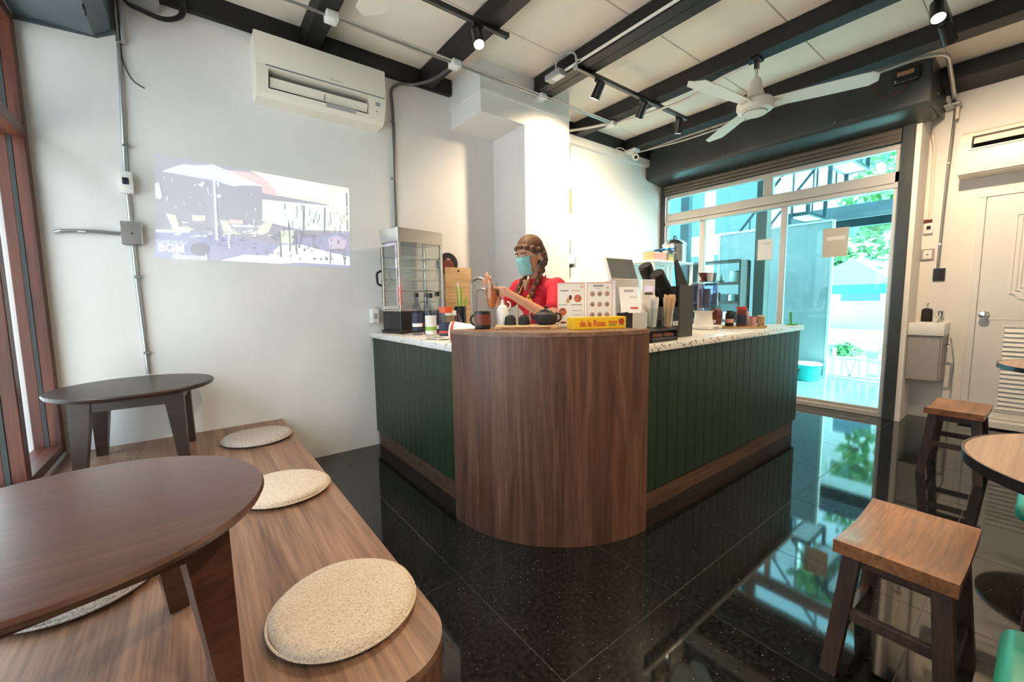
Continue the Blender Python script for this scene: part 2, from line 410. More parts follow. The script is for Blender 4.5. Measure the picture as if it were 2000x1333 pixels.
# red-brown timber-look window front on the left
wn = struct('window_1')
gx = -.655
def wpart(name, g, m='red_wood', sm=False): return mk(name, g, m, wn, smooth=sm)
for y0, y1 in ((3.21, 3.27), (2.61, 2.67), (1.40, 1.46), (.26, .32)):
    wpart('post', G().box(-.705, gx-.008, y0, y1, .36, 2.6, .003, 1).box(gx+.008, XL, y0, y1, .36, 2.6, .003, 1))
    wpart('gasket', G().box(gx-.008, gx+.008, y0-.002, y1-.002 if y1 > 3.2 else y1+.002, .36, 2.6), 'rubber')
ys = [.32, 1.40, 1.46, 2.61, 2.67, 3.21]
for k in range(0, len(ys), 2):
    a, b = ys[k], ys[k+1]
    for z0, z1 in ((.36, .41), (2.0, 2.06), (2.54, 2.6)):
        wpart('rail', G().box(-.705, XL, a, b, z0, z1, .003, 1), 'red_wood_y')
    for z0, z1 in ((.41, 2.0), (2.06, 2.54)):
        wpart('pane', G().box(gx-.003, gx+.003, a, b, z0, z1), 'glass')
# window and sliding door wall on the right
d1 = struct('door_1')
def dpart(name, g, m='alu'): return mk(name, g, m, d1, smooth=False)
dpart('head_frame', G().box(5.075, 5.14, .90, 3.21, 2.44, 2.49, .004, 1))
dpart('transom', G().box(5.07, 5.14, .90, 3.21, 2.15, 2.25, .005, 1))
dpart('transom', G().box(5.06, 5.14, .90, 3.21, 2.10, 2.145, .005, 1))
dpart('jamb', G().box(5.07, 5.14, .90, .935, 0, 2.44, .004, 1))
dpart('jamb', G().box(5.075, 5.14, 3.18, 3.21, 0, 2.44, .004, 1))
dpart('mullion', G().box(5.075, 5.14, 1.93, 2.025, 2.25, 2.44, .004, 1))
dpart('stile', G().box(5.07, 5.11, 1.775, 1.835, 0, 2.10, .004, 1))
dpart('stile', G().box(5.09, 5.13, 2.675, 2.745, 0, 2.10, .004, 1))
dpart('threshold', G().box(5.07, 5.15, .935, 3.18, 0, .05, .004, 1))
dpart('bottom_rail', G().box(5.08, 5.12, .935, 3.18, .05, .085, .003, 1))
for a, b in ((.935, 1.775), (1.835, 2.675), (2.745, 3.18)): dpart('pane', G().box(5.10, 5.106, a, b, .085, 2.10), 'glass_teal')
for a, b in ((.935, 1.93), (2.025, 3.18)): dpart('pane', G().box(5.10, 5.106, a, b, 2.25, 2.44), 'glass_teal')
struct('trim_11', G().box(5.02, 5.075, .81, .895, 0, 2.62, .004, 1), 'dark_grey')
struct('trim_12', G().box(5.04, 5.075, 3.21, 3.27, 0, 2.62, .004, 1).box(5.036, 5.04, 3.205, 3.213, 0, 2.6), 'dark_grey')
# exterior: patio behind the glass, street beyond, ground on the window side
M['patio'] = painted('blue_grey_patio_stone', (.10, .14, .16), .12, .15, 2, 0)
M['lane'] = painted('grey_lane', (.27, .28, .29), .85, .1, .6)
M['asphalt'] = painted('pale_street', (.45, .46, .46), .8, .1, .6)
struct('patio_floor', G().box(5.16, 7.12, -.6, 5.2, -.1, -.002), 'patio')
struct('added_canopy', G().box(-1.45, -.725, -2.3, 5.0, 2.72, 2.80), 'dark_grey')  # unseen slab, added to cut the skylight entering the left window
struct('lane_ground', G().box(-60, -.75, -40, 60, -.5, -.30), 'lane')
struct('street_ground', G().box(7.12, 60, -40, 60, -.5, -.30).box(-.75, 7.12, 3.42, 60, -.5, -.30), 'asphalt')
# ------------------------------------------------------------------ counter
def rounded(poly_pts, c, r, a0, a1, n=14): return [(c[0]+r*math.cos(a0+(a1-a0)*i/n), c[1]+r*math.sin(a0+(a1-a0)*i/n)) for i in range(n+1)]
# left run: faces the bench
t = thing('counter_cabinet', 'dark green boarded counter cabinet running from white wall to rounded walnut unit', 'counter', (1.42, 2.55, 0), 0, 'green boarded counter cabinets')
mk('body', G().box(1.15, 1.70, 1.86, 3.262, .10, .873), 'matte_black', t, smooth=False)
mk('plinth', G().box(1.142, 1.16, 1.86, 3.262, 0, .122, .001, 1), 'plinth', t, smooth=False)
n = 17; y0, y1 = 1.86, 3.262; w = (y1-y0)/n; bmsh = None
for k in range(n):
    if bmsh is None:
        o = mk('board', G().box(0, .028, .0015, w-.0015, 0, .751, .0025, 1), 'green', t, True, smooth=False); bmsh = o.data
    else: o = bpy.data.objects.new('board', bmsh); COL.objects.link(o); o.parent = t
    o.location = (1.122-1.42, y0+k*w-2.55, .122)
# right run: faces the room
t = thing('counter_cabinet', 'olive green boarded counter cabinet between rounded walnut unit and glass door', 'counter', (2.85, 1.56, 0), 0, 'green boarded counter cabinets')
mk('body', G().box(1.73, 3.93, 1.274, 1.85, .10, .873), 'matte_black', t, smooth=False)
mk('plinth', G().box(1.73, 3.945, 1.266, 1.284, 0, .124, .001, 1), 'plinth', t, smooth=False)
mk('end_panel', G().box(3.93, 3.95, 1.25, 1.85, .12, .873, .001, 1), 'green', t, smooth=False)
n = 22; x0, x1 = 1.725, 3.95; w = (x1-x0)/n; bmsh = None
for k in range(n):
    if bmsh is None:
        o = mk('board', G().box(.0015, w-.0015, 0, .028, 0, .751, .0025, 1), 'green', t, True, smooth=False); bmsh = o.data
    else: o = bpy.data.objects.new('board', bmsh); COL.objects.link(o); o.parent = t
    o.location = (x0+k*w-2.85, 1.246-1.56, .122)
# rounded walnut unit
t = thing('counter_corner_unit', 'tall quarter-round walnut counter unit joining the two green cabinets', 'counter', (1.38, 1.5, 0))
q = rounded(None, (1.72, 1.84), .68, PI, 1.5*PI, 36)
poly = q + [(1.72, 1.235), (1.12, 1.858), (1.04, 1.858)]
poly = q + [(1.72, 1.858), (1.04, 1.858)]
mk('curved_front', G().prism(poly, 0, .985), 'walnut_z', t, ang=25)
q2 = rounded(None, (1.72, 1.84), .683, PI, 1.5*PI, 36)
mk('top', G().prism(q2 + [(1.724, 1.86), (1.037, 1.86)], .985, 1.005), 'walnut_y', t, ang=25)
# worktop
g = G().box(1.10, 1.72, 1.8585, YW-.002, .8755, .915, .004, 2).box(1.7245, 3.965, 1.222, 1.88, .8755, .915, .004, 2)
tag(mk('worktop', g, 'terrazzo'), 'white terrazzo worktop with dark chips on the green counter', 'worktop')

# ------------------------------------------------------------------ platform bench, tables and cushions
t = thing('platform_bench', 'low walnut platform bench with rounded corner along the window', 'bench', (-.07, 2.0, 0))
rc = .15
bp = [(-.595, .79), (.455-rc, .79)] + rounded(None, (.455-rc, .79+rc), rc, -PI/2, 0, 12) + [(.455, YW-.002), (-.595, YW-.002)]
mk('body', G().prism(bp, 0, .318), 'walnut_z', t, ang=25)
mk('top', G().prism(bp, .318, .34), 'walnut_y', t, ang=25)
def bench_table(name, label, c, rad, zt, mt, rot):
    t = thing(name, label, 'table', (c[0], c[1], .34), rot, 'round tables on the bench')
    H_ = zt-.34
    mk('table_top', G().lathe([(0, H_-.028), (rad-.022, H_-.028), (rad-.006, H_-.020), (rad, H_-.008), (rad-.004, H_-.001), (rad-.010, H_), (0, H_)], n=96), mt, t, True, ang=40)
    a = .205
    ap = G()
    for sx, sy in ((0, 1), (0, -1)): ap.box(-a+.03, a-.03, sy*(a-.012)-.010, sy*(a-.012)+.010, H_-.085, H_-.028)
    for sx in (-1, 1): ap.box(sx*(a-.012)-.010, sx*(a-.012)+.010, -a+.03, a-.03, H_-.085, H_-.028)
    mk('apron', ap, mt, t, True, smooth=False)
    for sx in (-1, 1):
        for sy in (-1, 1):
            x0, y0 = sx*(a-.035), sy*(a-.035); T = .040; B = .021
            xb, yb = sx*(a-.012), sy*(a-.012)
            g = G().hexa([(xb-B, yb-B, 0), (xb+B, yb-B, 0), (xb+B, yb+B, 0), (xb-B, yb+B, 0), (x0-T, y0-T, H_-.028), (x0+T, y0-T, H_-.028), (x0+T, y0+T, H_-.028), (x0-T, y0+T, H_-.028)])
            mk('leg', g, mt, t, True, smooth=False)
    return t
bench_table('round_table', 'small round espresso wood table on the bench against white wall', (-.258, 2.905), .335, .739, 'espresso', R(-4))
bench_table('round_table', 'small round reddish mahogany table on the bench beside beige cushion', (-.225, 1.15), .336, .738, 'mahogany', R(14))
def cushion(c, rz, mt, label):
    r_ = .180
    pr = [(0, 0), (r_-.03, 0), (r_-.010, .006), (r_, .016), (r_-.004, .027), (r_-.022, .034), (r_*.6, .039), (0, .041)]
    g = G(); n_ = 56; vs = []
    g.lathe(pr, n=n_)
    rnd = random.Random(int(c[0]*1000+c[1]*100))
    ph = [rnd.uniform(0, 6.28) for _ in range(4)]
    out = []
    for x, y, z in g.v:
        a = math.atan2(y, x); k = 1+.012*math.sin(3*a+ph[0])+.008*math.sin(5*a+ph[1])
        zz = z*(1+.10*math.sin(2*a+ph[2])*math.hypot(x, y)/r_) if z > .01 else z
        out.append((x*k, y*k, zz))
    g.v = out
    t = thing('seat_cushion', label, 'cushion', (c[0], c[1], .3405), rz, 'round seat cushions on the bench')
    o = mk('cover', g, mt, t, True, ang=60)
    mk('piping', G().tube([(math.cos(2*PI*i/64)*(r_+.001), math.sin(2*PI*i/64)*(r_+.001), .016) for i in range(65)], .0035, 6), mt, t, True)
    a = R(25)
    fr = G()
    for k in range(5): fr.tube([(math.cos(a+k*.02)*r_, math.sin(a+k*.02)*r_, .012), (math.cos(a+k*.03)*(r_+.012), math.sin(a+k*.03)*(r_+.012), .006+.002*k)], .0008, 4)
    mk('frayed_thread', fr, mt, t, True)
cushion((.268, 1.09), 0, 'cushion', 'round beige woven cushion near the rounded corner of the bench')
cushion((.265, 1.975), .5, 'cushion', 'round pale woven cushion on the bench between its two neighbours')
cushion((.263, 2.86), -.3, 'cushion_grey', 'round greyish woven cushion on the bench nearest the white wall')
cushion((-.31, 1.655), 0, 'cushion_grey', 'round woven cushion mostly hidden under the mahogany table')

# ------------------------------------------------------------------ stools
def stool(label, c, rz=0):
    t = thing('wooden_stool', label, 'stool', (c[0], c[1], 0), rz, 'saddle seat stools')
    hx, hy, H_ = .205, .128, .44
    g = G(); nx, ny = 18, 8; vs = []; fs = []
    def zt(u): return H_ - .016*(1-u*u)
    for lay in (0, 1):
        for i in range(nx+1):
            u = -1+2*i/nx
            for j in range(ny+1):
                w_ = -1+2*j/ny
                vs.append((u*hx, w_*hy, (zt(u) - (.004 if abs(w_) > .99 or abs(u) > .99 else 0)) if lay else H_-.042))
    idx = lambda l, i, j: l*(nx+1)*(ny+1)+i*(ny+1)+j
    for i in range(nx):
        for j in range(ny):
            fs.append((idx(1, i, j), idx(1, i+1, j), idx(1, i+1, j+1), idx(1, i, j+1))); fs.append((idx(0, i, j), idx(0, i, j+1), idx(0, i+1, j+1), idx(0, i+1, j)))
        fs.append((idx(0, i, 0), idx(0, i+1, 0), idx(1, i+1, 0), idx(1, i, 0))); fs.append((idx(0, i, ny), idx(1, i, ny), idx(1, i+1, ny), idx(0, i+1, ny)))
    for j in range(ny):
        fs.append((idx(0, 0, j), idx(1, 0, j), idx(1, 0, j+1), idx(0, 0, j+1))); fs.append((idx(0, nx, j), idx(0, nx, j+1), idx(1, nx, j+1), idx(1, nx, j)))
    g.add(vs, fs); mk('seat', g, 'stool_seat', t, True, ang=50)
    def lp(sx, sy, z):      # leg centre at height z, legs splay outwards
        k = 1-z/(H_-.04)
        return sx*(hx-.062+.030*k), sy*(hy-.036+.034*k)
    a = .020
    for sx in (-1, 1):
        for sy in (-1, 1):
            b0 = lp(sx, sy, 0); b1 = lp(sx, sy, H_-.0425)
            mk('leg', G().hexa([(b0[0]-a, b0[1]-a, 0), (b0[0]+a, b0[1]-a, 0), (b0[0]+a, b0[1]+a, 0), (b0[0]-a, b0[1]+a, 0), (b1[0]-a, b1[1]-a, H_-.0425), (b1[0]+a, b1[1]-a, H_-.0425), (b1[0]+a, b1[1]+a, H_-.0425), (b1[0]-a, b1[1]+a, H_-.0425)]), 'stool_leg', t, True, smooth=False)
    for sy in (-1, 1):
        p = lp(1, sy, .13); mk('stretcher', G().box(-p[0]+a, p[0]-a, p[1]-.011, p[1]+.011, .115, .148, .002, 1), 'stool_leg', t, True, smooth=False)
        p = lp(1, sy, .37); mk('apron', G().box(-p[0]+a, p[0]-a, p[1]-.010, p[1]+.010, H_-.085, H_-.0430), 'stool_leg', t, True, smooth=False)
    for sx in (-1, 1):
        p = lp(sx, 1, .19); mk('stretcher', G().box(p[0]-.011, p[0]+.011, -p[1]+a, p[1]-a, .185, .218, .002, 1), 'stool_leg', t, True, smooth=False)
        p = lp(sx, 1, .37); mk('apron', G().box(p[0]-.010, p[0]+.010, -p[1]+a, p[1]-a, H_-.085, H_-.0430), 'stool_leg', t, True, smooth=False)
    return t
stool('orange-brown wooden saddle stool on black tiles in front of the counter', (1.655, .214), R(-1))
stool('dark wooden saddle stool standing near the white louvred door', (3.855, .318), R(-1.5))

# ------------------------------------------------------------------ round pedestal tables and green chairs at the right
def pedestal(label, c, rad):
    t = thing('pedestal_table', label, 'table', (c[0], c[1], 0), 0, 'round pedestal tables')
    top = mk('table_top', G().lathe([(0, .705), (rad-.004, .705), (rad-.004, .7285), (rad-.006, .7305), (0, .7305)], n=72), 'tan_top', t, True, ang=30)
    mk('edge_band', G().lathe([(rad-.004, .704), (rad, .704), (rad, .731), (rad-.004, .731)], n=72, ring=True), 'black', top, True, ang=30)
    mk('column', G().lathe([(.045, .02), (.032, .06), (.03, .64), (.06, .69), (.06, .7045)], n=24), 'black', t, True)
    mk('base', G().lathe([(.27, 0), (.27, .012), (.20, .018), (.195, .024), (.11, .028), (.105, .034), (.045, .04), (0, .04)], n=48), 'black', t, True, ang=20)
pedestal('round tan pedestal table with black edge behind the orange-brown stool', (1.70, -.238), .365)
pedestal('round tan pedestal table with black edge in front of the white door', (3.92, -.19), .372)
def green_chair(label, c, rz):
    t = thing('padded_stool', label, 'stool', (c[0], c[1], 0), rz, 'green padded stools')
    g = G().box(-.19, .19, -.19, .19, .405, .465, .026, 4)
    mk('seat', g, 'green_vinyl', t, True, ang=60)
    mk('seat_frame', G().box(-.165, .165, -.165, .165, .372, .4055, .004, 1), 'stool_leg', t, True, smooth=False)
    for sx in (-1, 1):
        for sy in (-1, 1):
            pr = [(.014, 0), (.017, .06), (.013, .10), (.02, .16), (.014, .2), (.022, .30), (.024, .372)]
            mk('leg', G().lathe(pr, (sx*.135, sy*.135, 0), 14), 'stool_leg', t, True)
green_chair('green vinyl stool with turned legs between the two round tan tables', (2.27, -.163), 0)
green_chair('green vinyl stool beside the orange-brown wooden saddle stool', (1.12, -.172), 0)
# ------------------------------------------------------------------ projected picture on the white wall
def pj(name, em, base=(.80, .785, .765)):  # projector light put in as emission; darker bases stand for its dim areas
    m = mat(name, base, .6); b = bsdf(m); b.inputs['Emission Color'].default_value = (*em, 1); b.inputs['Emission Strength'].default_value = 1.0
    M[name] = m
pj('pj_dark', (.05, .04, .10), (.72, .70, .72)); pj('pj_blue', (.06, .07, .22), (.68, .67, .70)); pj('pj_white', (.60, .64, .66)); pj('pj_pale', (.40, .48, .45))
pj('pj_red', (.45, .19, .21)); pj('pj_yellow', (.50, .53, .36)); pj('pj_cyan', (.32, .43, .50)); pj('pj_lime', (.30, .35, .24)); pj('pj_violet', (.20, .14, .30)); pj('pj_shade', (.05, .05, .09), (.55, .54, .56)); pj('pj_ink', (.03, .04, .07), (.55, .55, .58))
PJ = [
    ('backdrop', 'pj_dark', [(-0.104, 2.036), (0.999, 2.001), (0.977, 1.41), (-0.146, 1.433)]),
    ('paving', 'pj_blue', [(-0.134, 1.597), (0.157, 1.596), (0.514, 1.554), (0.665, 1.612), (0.988, 1.687), (0.977, 1.41), (-0.146, 1.433)]),
    ('sunlit_paving', 'pj_white', [(0.175, 1.431), (0.306, 1.474), (0.441, 1.474), (0.517, 1.55), (0.648, 1.563), (0.795, 1.529), (0.979, 1.494), (0.977, 1.431), (0.641, 1.438), (0.509, 1.424)]),
    ('street', 'pj_pale', [(0.43, 1.844), (0.844, 1.855), (0.853, 1.956), (0.999, 1.995), (0.988, 1.687), (0.654, 1.665), (0.421, 1.703)]),
    ('red_awning', 'pj_red', [(0.24, 2.001), (0.378, 2.008), (0.472, 1.967), (0.527, 1.879), (0.434, 1.889), (0.431, 1.932), (0.325, 1.965)]),
    ('pale_awning', 'pj_yellow', [(0.376, 2.02), (0.999, 2.0), (0.895, 1.946), (0.844, 1.863), (0.527, 1.883), (0.472, 1.967)]),
    ('awning_glow', 'pj_white', [(0.41, 2.014), (0.852, 2.002), (0.846, 1.899), (0.548, 1.901), (0.485, 1.966)]),
    ('parasol', 'pj_cyan', [(-0.078, 1.94), (0.02, 1.995), (0.094, 2.002), (0.174, 2.023), (0.237, 2.001), (0.326, 1.969), (0.431, 1.933), (0.322, 1.921), (0.273, 1.906), (0.179, 1.927), (0.045, 1.933)]),
    ('parasol_edge', 'pj_white', [(0.02, 1.994), (0.094, 1.999), (0.253, 1.971), (0.431, 1.933), (0.322, 1.921), (0.171, 1.973)]),
    ('parasol_pole', 'pj_cyan', [(0.169, 1.971), (0.179, 1.972), (0.168, 1.557), (0.157, 1.556)]),
    ('wall_light', 'pj_cyan', [(-0.113, 1.865), (-0.096, 1.871), (-0.089, 1.795), (-0.098, 1.774), (-0.117, 1.784)]),
    ('wall_light', 'pj_pale', [(0.089, 1.89), (0.123, 1.905), (0.11, 1.876)]),
    ('wall_light', 'pj_pale', [(0.179, 1.838), (0.203, 1.845), (0.199, 1.827), (0.181, 1.825)]),
    ('cafe_chair', 'pj_lime', [(-0.078, 1.695), (-0.034, 1.69), (-0.021, 1.623), (0.029, 1.628), (0.022, 1.608), (-0.048, 1.605)]),
    ('cafe_chair', 'pj_lime', [(0.045, 1.699), (0.115, 1.703), (0.109, 1.671), (0.048, 1.665)]),
    ('cafe_chair', 'pj_lime', [(0.189, 1.685), (0.228, 1.682), (0.244, 1.62), (0.296, 1.619), (0.289, 1.604), (0.207, 1.598)]),
    ('cafe_chair', 'pj_lime', [(0.43, 1.692), (0.482, 1.701), (0.451, 1.632), (0.417, 1.611), (0.327, 1.61), (0.386, 1.634)]),
    ('cafe_table', 'pj_red', [(0.234, 1.693), (0.311, 1.696), (0.31, 1.674), (0.236, 1.669)]),
    ('cafe_table', 'pj_pale', [(0.244, 1.664), (0.375, 1.666), (0.371, 1.656), (0.249, 1.65)]),
    ('cafe_table', 'pj_pale', [(-0.132, 1.596), (0.033, 1.608), (0.029, 1.592), (-0.13, 1.581)]),
    ('cafe_chair', 'pj_lime', [(0.525, 1.648), (0.607, 1.659), (0.598, 1.566), (0.525, 1.562)]),
    ('cafe_chair', 'pj_shade', [(0.516, 1.645), (0.525, 1.648), (0.524, 1.471), (0.509, 1.468)]),
    ('cafe_chair', 'pj_shade', [(0.607, 1.657), (0.617, 1.647), (0.624, 1.492), (0.61, 1.495)]),
    ('cafe_chair', 'pj_shade', [(0.575, 1.651), (0.585, 1.651), (0.581, 1.512), (0.57, 1.512)]),
    ('cafe_chair', 'pj_violet', [(0.831, 1.609), (0.855, 1.633), (0.895, 1.645), (0.935, 1.638), (0.962, 1.61), (0.943, 1.551), (0.839, 1.544)]),
    ('cafe_chair', 'pj_shade', [(0.835, 1.544), (0.947, 1.551), (0.943, 1.537), (0.836, 1.531)]),
    ('cafe_chair', 'pj_shade', [(0.838, 1.531), (0.85, 1.532), (0.837, 1.434), (0.829, 1.436)]),
    ('cafe_chair', 'pj_shade', [(0.926, 1.536), (0.938, 1.537), (0.946, 1.434), (0.934, 1.434)]),
    ('street_post', 'pj_shade', [(0.674, 1.834), (0.687, 1.836), (0.674, 1.659), (0.662, 1.658)]),
    ('street_post', 'pj_shade', [(0.814, 1.839), (0.825, 1.841), (0.813, 1.663), (0.803, 1.663)]),
    ('street_post', 'pj_shade', [(0.972, 1.965), (0.983, 1.966), (0.976, 1.694), (0.966, 1.693)]),
    ('cafe_table', 'pj_shade', [(0.652, 1.634), (0.756, 1.639), (0.751, 1.626), (0.655, 1.623)]),
    ('cafe_table', 'pj_shade', [(0.648, 1.621), (0.657, 1.622), (0.639, 1.539), (0.629, 1.539)]),
    ('cafe_table', 'pj_shade', [(0.725, 1.627), (0.734, 1.628), (0.735, 1.546), (0.725, 1.545)]),
    ('chair_leg', 'pj_pale', [(0.225, 1.598), (0.233, 1.599), (0.227, 1.507), (0.219, 1.506)]),
    ('logo_disc', 'pj_shade', [(0.118, 1.499), (0.115, 1.486), (0.107, 1.474), (0.096, 1.465), (0.082, 1.458), (0.067, 1.455), (0.052, 1.457), (0.039, 1.462), (0.029, 1.47), (0.024, 1.48), (0.022, 1.493), (0.025, 1.505), (0.033, 1.517), (0.044, 1.526), (0.058, 1.533), (0.072, 1.536), (0.087, 1.535), (0.1, 1.53), (0.11, 1.522), (0.117, 1.511)]),
]
pt = thing('projected_picture', 'projected video still of a cafe terrace with parasol on the white wall', 'projection', (.43, 3.268, 1.40))
for k, (nm, mm_, pp) in enumerate(PJ):
    off = YW-.0012-.0004*min(k, 12)
    mk(nm, G().prism(pp, off-.0006, YW-.0008, 'y'), mm_, pt, smooth=False)
rnd = random.Random(11)
def strokes(n_, x0, x1, z0, z1, wr, hr):
    g = G()
    for _ in range(n_):
        x, z = rnd.uniform(x0, x1), rnd.uniform(z0, z1); w_, h_ = rnd.uniform(*wr), rnd.uniform(*hr); s_ = rnd.uniform(-.006, .006)
        g.prism([(x, z), (x+w_, z), (x+w_+s_, z+h_), (x+s_, z+h_)], YW-.0071, YW-.0067, 'y')
    return g
for nm, mm_, a in (('dark_detail', 'pj_ink', (70, .54, .97, 1.60, 1.80, (.002, .006), (.01, .05))), ('dark_detail', 'pj_ink', (46, .34, .96, 1.45, 1.62, (.002, .02), (.002, .03))), ('bright_detail', 'pj_white', (40, -.09, .5, 1.56, 1.68, (.004, .03), (.002, .007))), ('bright_detail', 'pj_pale', (26, -.08, .5, 1.68, 1.90, (.002, .006), (.006, .03))), ('green_detail', 'pj_lime', (26, .86, .97, 1.66, 1.86, (.003, .012), (.01, .04))), ('dark_detail', 'pj_ink', (40, .10, .45, 1.50, 1.62, (.004, .03), (.002, .010)))):
    o = mk(nm, strokes(*a), mm_, pt, smooth=False); o['kind'] = 'stuff'
fm = lambda x, z: frame((x, YW-.0075, z), (1, 0, -.012), (0, 0, 1))
text('title_text', 'CAFE MUSIC', .028, 'pj_cyan', pt, fm(-.058, 1.527), .0004)
text('title_text', 'BGM', .062, 'pj_white', pt, fm(-.066, 1.491), .0004, True, .98)
text('title_text', 'channel', .046, 'pj_white', pt, fm(.02, 1.444), .0004, True, 1.22)

# ------------------------------------------------------------------ air conditioners
def aircon(label, mtx, slot=True):
    # local: x along the wall, y away from the wall, z up; 0.80 wide, origin at wall, bottom centre
    t = thing('air_conditioner', label, 'air conditioner', tuple(mtx.to_translation()), 0, 'wall air conditioners')
    P = lambda g: g.xf(mtx)
    hw = .405
    full = [(0, 0), (0, .36), (.20, .36), (.212, .345), (.215, .17), (.205, .11), (.165, .02), (.13, 0)]
    slotp = [(0, 0), (0, .36), (.20, .36), (.212, .345), (.215, .17), (.2115, .15), (.10, .145), (.08, .05), (.176, .046), (.165, .02), (.13, 0)]
    b = G().prism(full, -hw, -hw+.065, 'x').prism(full, hw-.115, hw, 'x').prism(slotp if slot else full, -hw+.065, hw-.115, 'x')
    mk('body', P(b), 'warm_white', t, ang=25)
    mk('front_panel', P(G().box(-hw+.004, hw-.004, .205, .2185, .168, .352, .004, 2)), 'warm_white', t, ang=40)
    mk('panel_gap', P(G().box(-hw+.05, hw-.01, .2125, .2165, .162, .168)), 'mid_grey', t, smooth=False)
    mk('air_outlet', P(G().box(-hw+.066, hw-.116, .085, .112, .050, .1455)), 'slot', t, smooth=False)
    mk('louvre', P(G().hexa([(-hw+.075, .155, .062), (hw-.125, .155, .062), (hw-.125, .160, .060), (-hw+.075, .160, .060), (-hw+.075, .182, .112), (hw-.125, .182, .112), (hw-.125, .187, .110), (-hw+.075, .187, .110)])), 'warm_white', t, smooth=False)
    mk('louvre_bracket', P(G().box(-.01, -.006, .12, .18, .065, .125)), 'mid_grey', t, smooth=False)
    mk('display_window', P(G().box(hw-.075, hw-.045, .2085, .2105, .105, .128)), 'grey_plastic', t, smooth=False)
    mk('indicator_lamp', P(G().cyl((hw-.062, .190, .072), (hw-.062, .194, .0705), .004, n=10)), 'dark_ink', t)
    lg = G()
    for k in range(5): lg.box(.03+k*.013, .038+k*.013, .2184, .2192, .186, .194-.002*(k % 2))
    lg.prism([(.026, .196), (.034, .196), (.030, .204)], .2184, .2192, 'y')
    mk('maker_logo', P(lg), 'grey_ink', t, smooth=False)
    mk('rating_sticker', P(G().hexa([(-.0, .170, .026), (.20, .170, .026), (.20, .1715, .0255), (0, .1715, .0255), (0, .183, .048), (.20, .183, .048), (.20, .1845, .0475), (0, .1845, .0475)])), 'grey_plastic', t, smooth=False)
    return t
aircon('white split air conditioner with open vent on wall above projected picture', Matrix(((-1, 0, 0, .823), (0, -1, 0, YW), (0, 0, 1, 2.452), (0, 0, 0, 1))) @ Matrix.Scale(-1, 4, (1, 0, 0)))
aircon('white split air conditioner high above the white louvred door', frame((XR, .155, 2.50), (0, -1, 0), (-1, 0, 0)), True)

# ------------------------------------------------------------------ rolling shutter housings
M['slat'] = mat('shutter_slat', (.12, .095, .075), .45)
t = thing('shutter_housing', 'charcoal metal roller shutter housing above the glass door', 'shutter', (4.9, 2.0, 2.6))
cr = [(5.055, ZC-.005), (4.70, ZC-.005), (4.70, 2.70), (4.705, 2.672), (4.72, 2.652), (4.76, 2.638), (5.055, 2.606)]
g = G().prism(cr, .697, 3.262, 'y'); g.v = [(x, y, z) for x, y, z in g.v]
mk('housing', g, 'dark_grey', t, ang=20)
e_ = thing('shutter_end_plate', 'charcoal end plate closing the shutter housing by the bent conduit', 'plate', (4.9, .69, 2.64)); mk('plate', G().prism([(4.705, ZC-.004), (4.705, 2.66), (4.74, 2.64), (5.405, 2.70), (5.405, 2.88), (5.05, 2.885), (5.05, ZC-.004)], .690, .6965, 'y'), 'dark_grey', e_, smooth=False); mk('bolt', G().sphere((5.0, .689, 2.80), .008), 'steel', e_)
for k, (y, z) in enumerate(((3.15, 2.93), (2.95, 2.93), (2.7, 2.93), (2.3, 2.70), (1.3, 2.70))):
    mk('rivet', G().sphere((4.698, y, z), .006), 'steel', t)
cu = thing('shutter_curtain', 'brown-grey roller shutter curtain edge above the transom window', 'shutter', (5.03, 2.0, 2.49))
for k in range(3): mk('slat', G().prism([(5.02, 2.49+k*.038), (5.045, 2.49+k*.038), (5.05, 2.509+k*.038), (5.045, 2.527+k*.038), (5.02, 2.527+k*.038), (5.012, 2.509+k*.038)], .90, 3.20, 'y'), 'slat', cu, ang=20)
t = thing('shutter_controller', 'black motor controller with paper label on charcoal shutter housing', 'controller', (4.7, .84, 2.86))
mk('case', G().box(4.664, 4.699, .755, .925, 2.85, 2.96, .012, 3), 'black', t)
mk('label', G().box(4.662, 4.6645, .79, .89, 2.905, 2.938), 'tan_top', t, smooth=False)
mk('button', G().cyl((4.666, .90, 2.872), (4.660, .90, 2.872), .008, n=12), 'grey_plastic', t)
mk('wire', G().tube(bend([(4.69, .83, 2.852), (4.685, .84, 2.80), (4.685, .92, 2.775), (4.685, 1.0, 2.80), (4.693, 1.03, 2.86), (4.695, 1.03, 2.97)], .05), .004, 6), 'brown', t)
t = thing('shutter_housing', 'blue-grey roller shutter housing above the wooden window front', 'shutter', (-.42, .8, 2.6))
mk('housing', G().prism([(-.598, 2.603), (-.31, 2.603), (-.238, 2.66), (-.238, ZC-.004), (-.598, ZC-.004)], YB+.01, YW-.012, 'y'), 'blue_grey', t, smooth=False)
mk('end_plate', G().prism([(-.598, 2.585), (-.30, 2.60), (-.225, 2.645), (-.225, ZC-.004), (-.598, ZC-.004)], YW-.0115, YW-.002, 'y'), 'blue_grey', t, smooth=False)
mk('pull_ring', G().tube([(-.305+.0, 2.95+.022*math.cos(a*PI/8), 2.575+.022*math.sin(a*PI/8)) for a in range(17)], .005, 6), 'black', t)

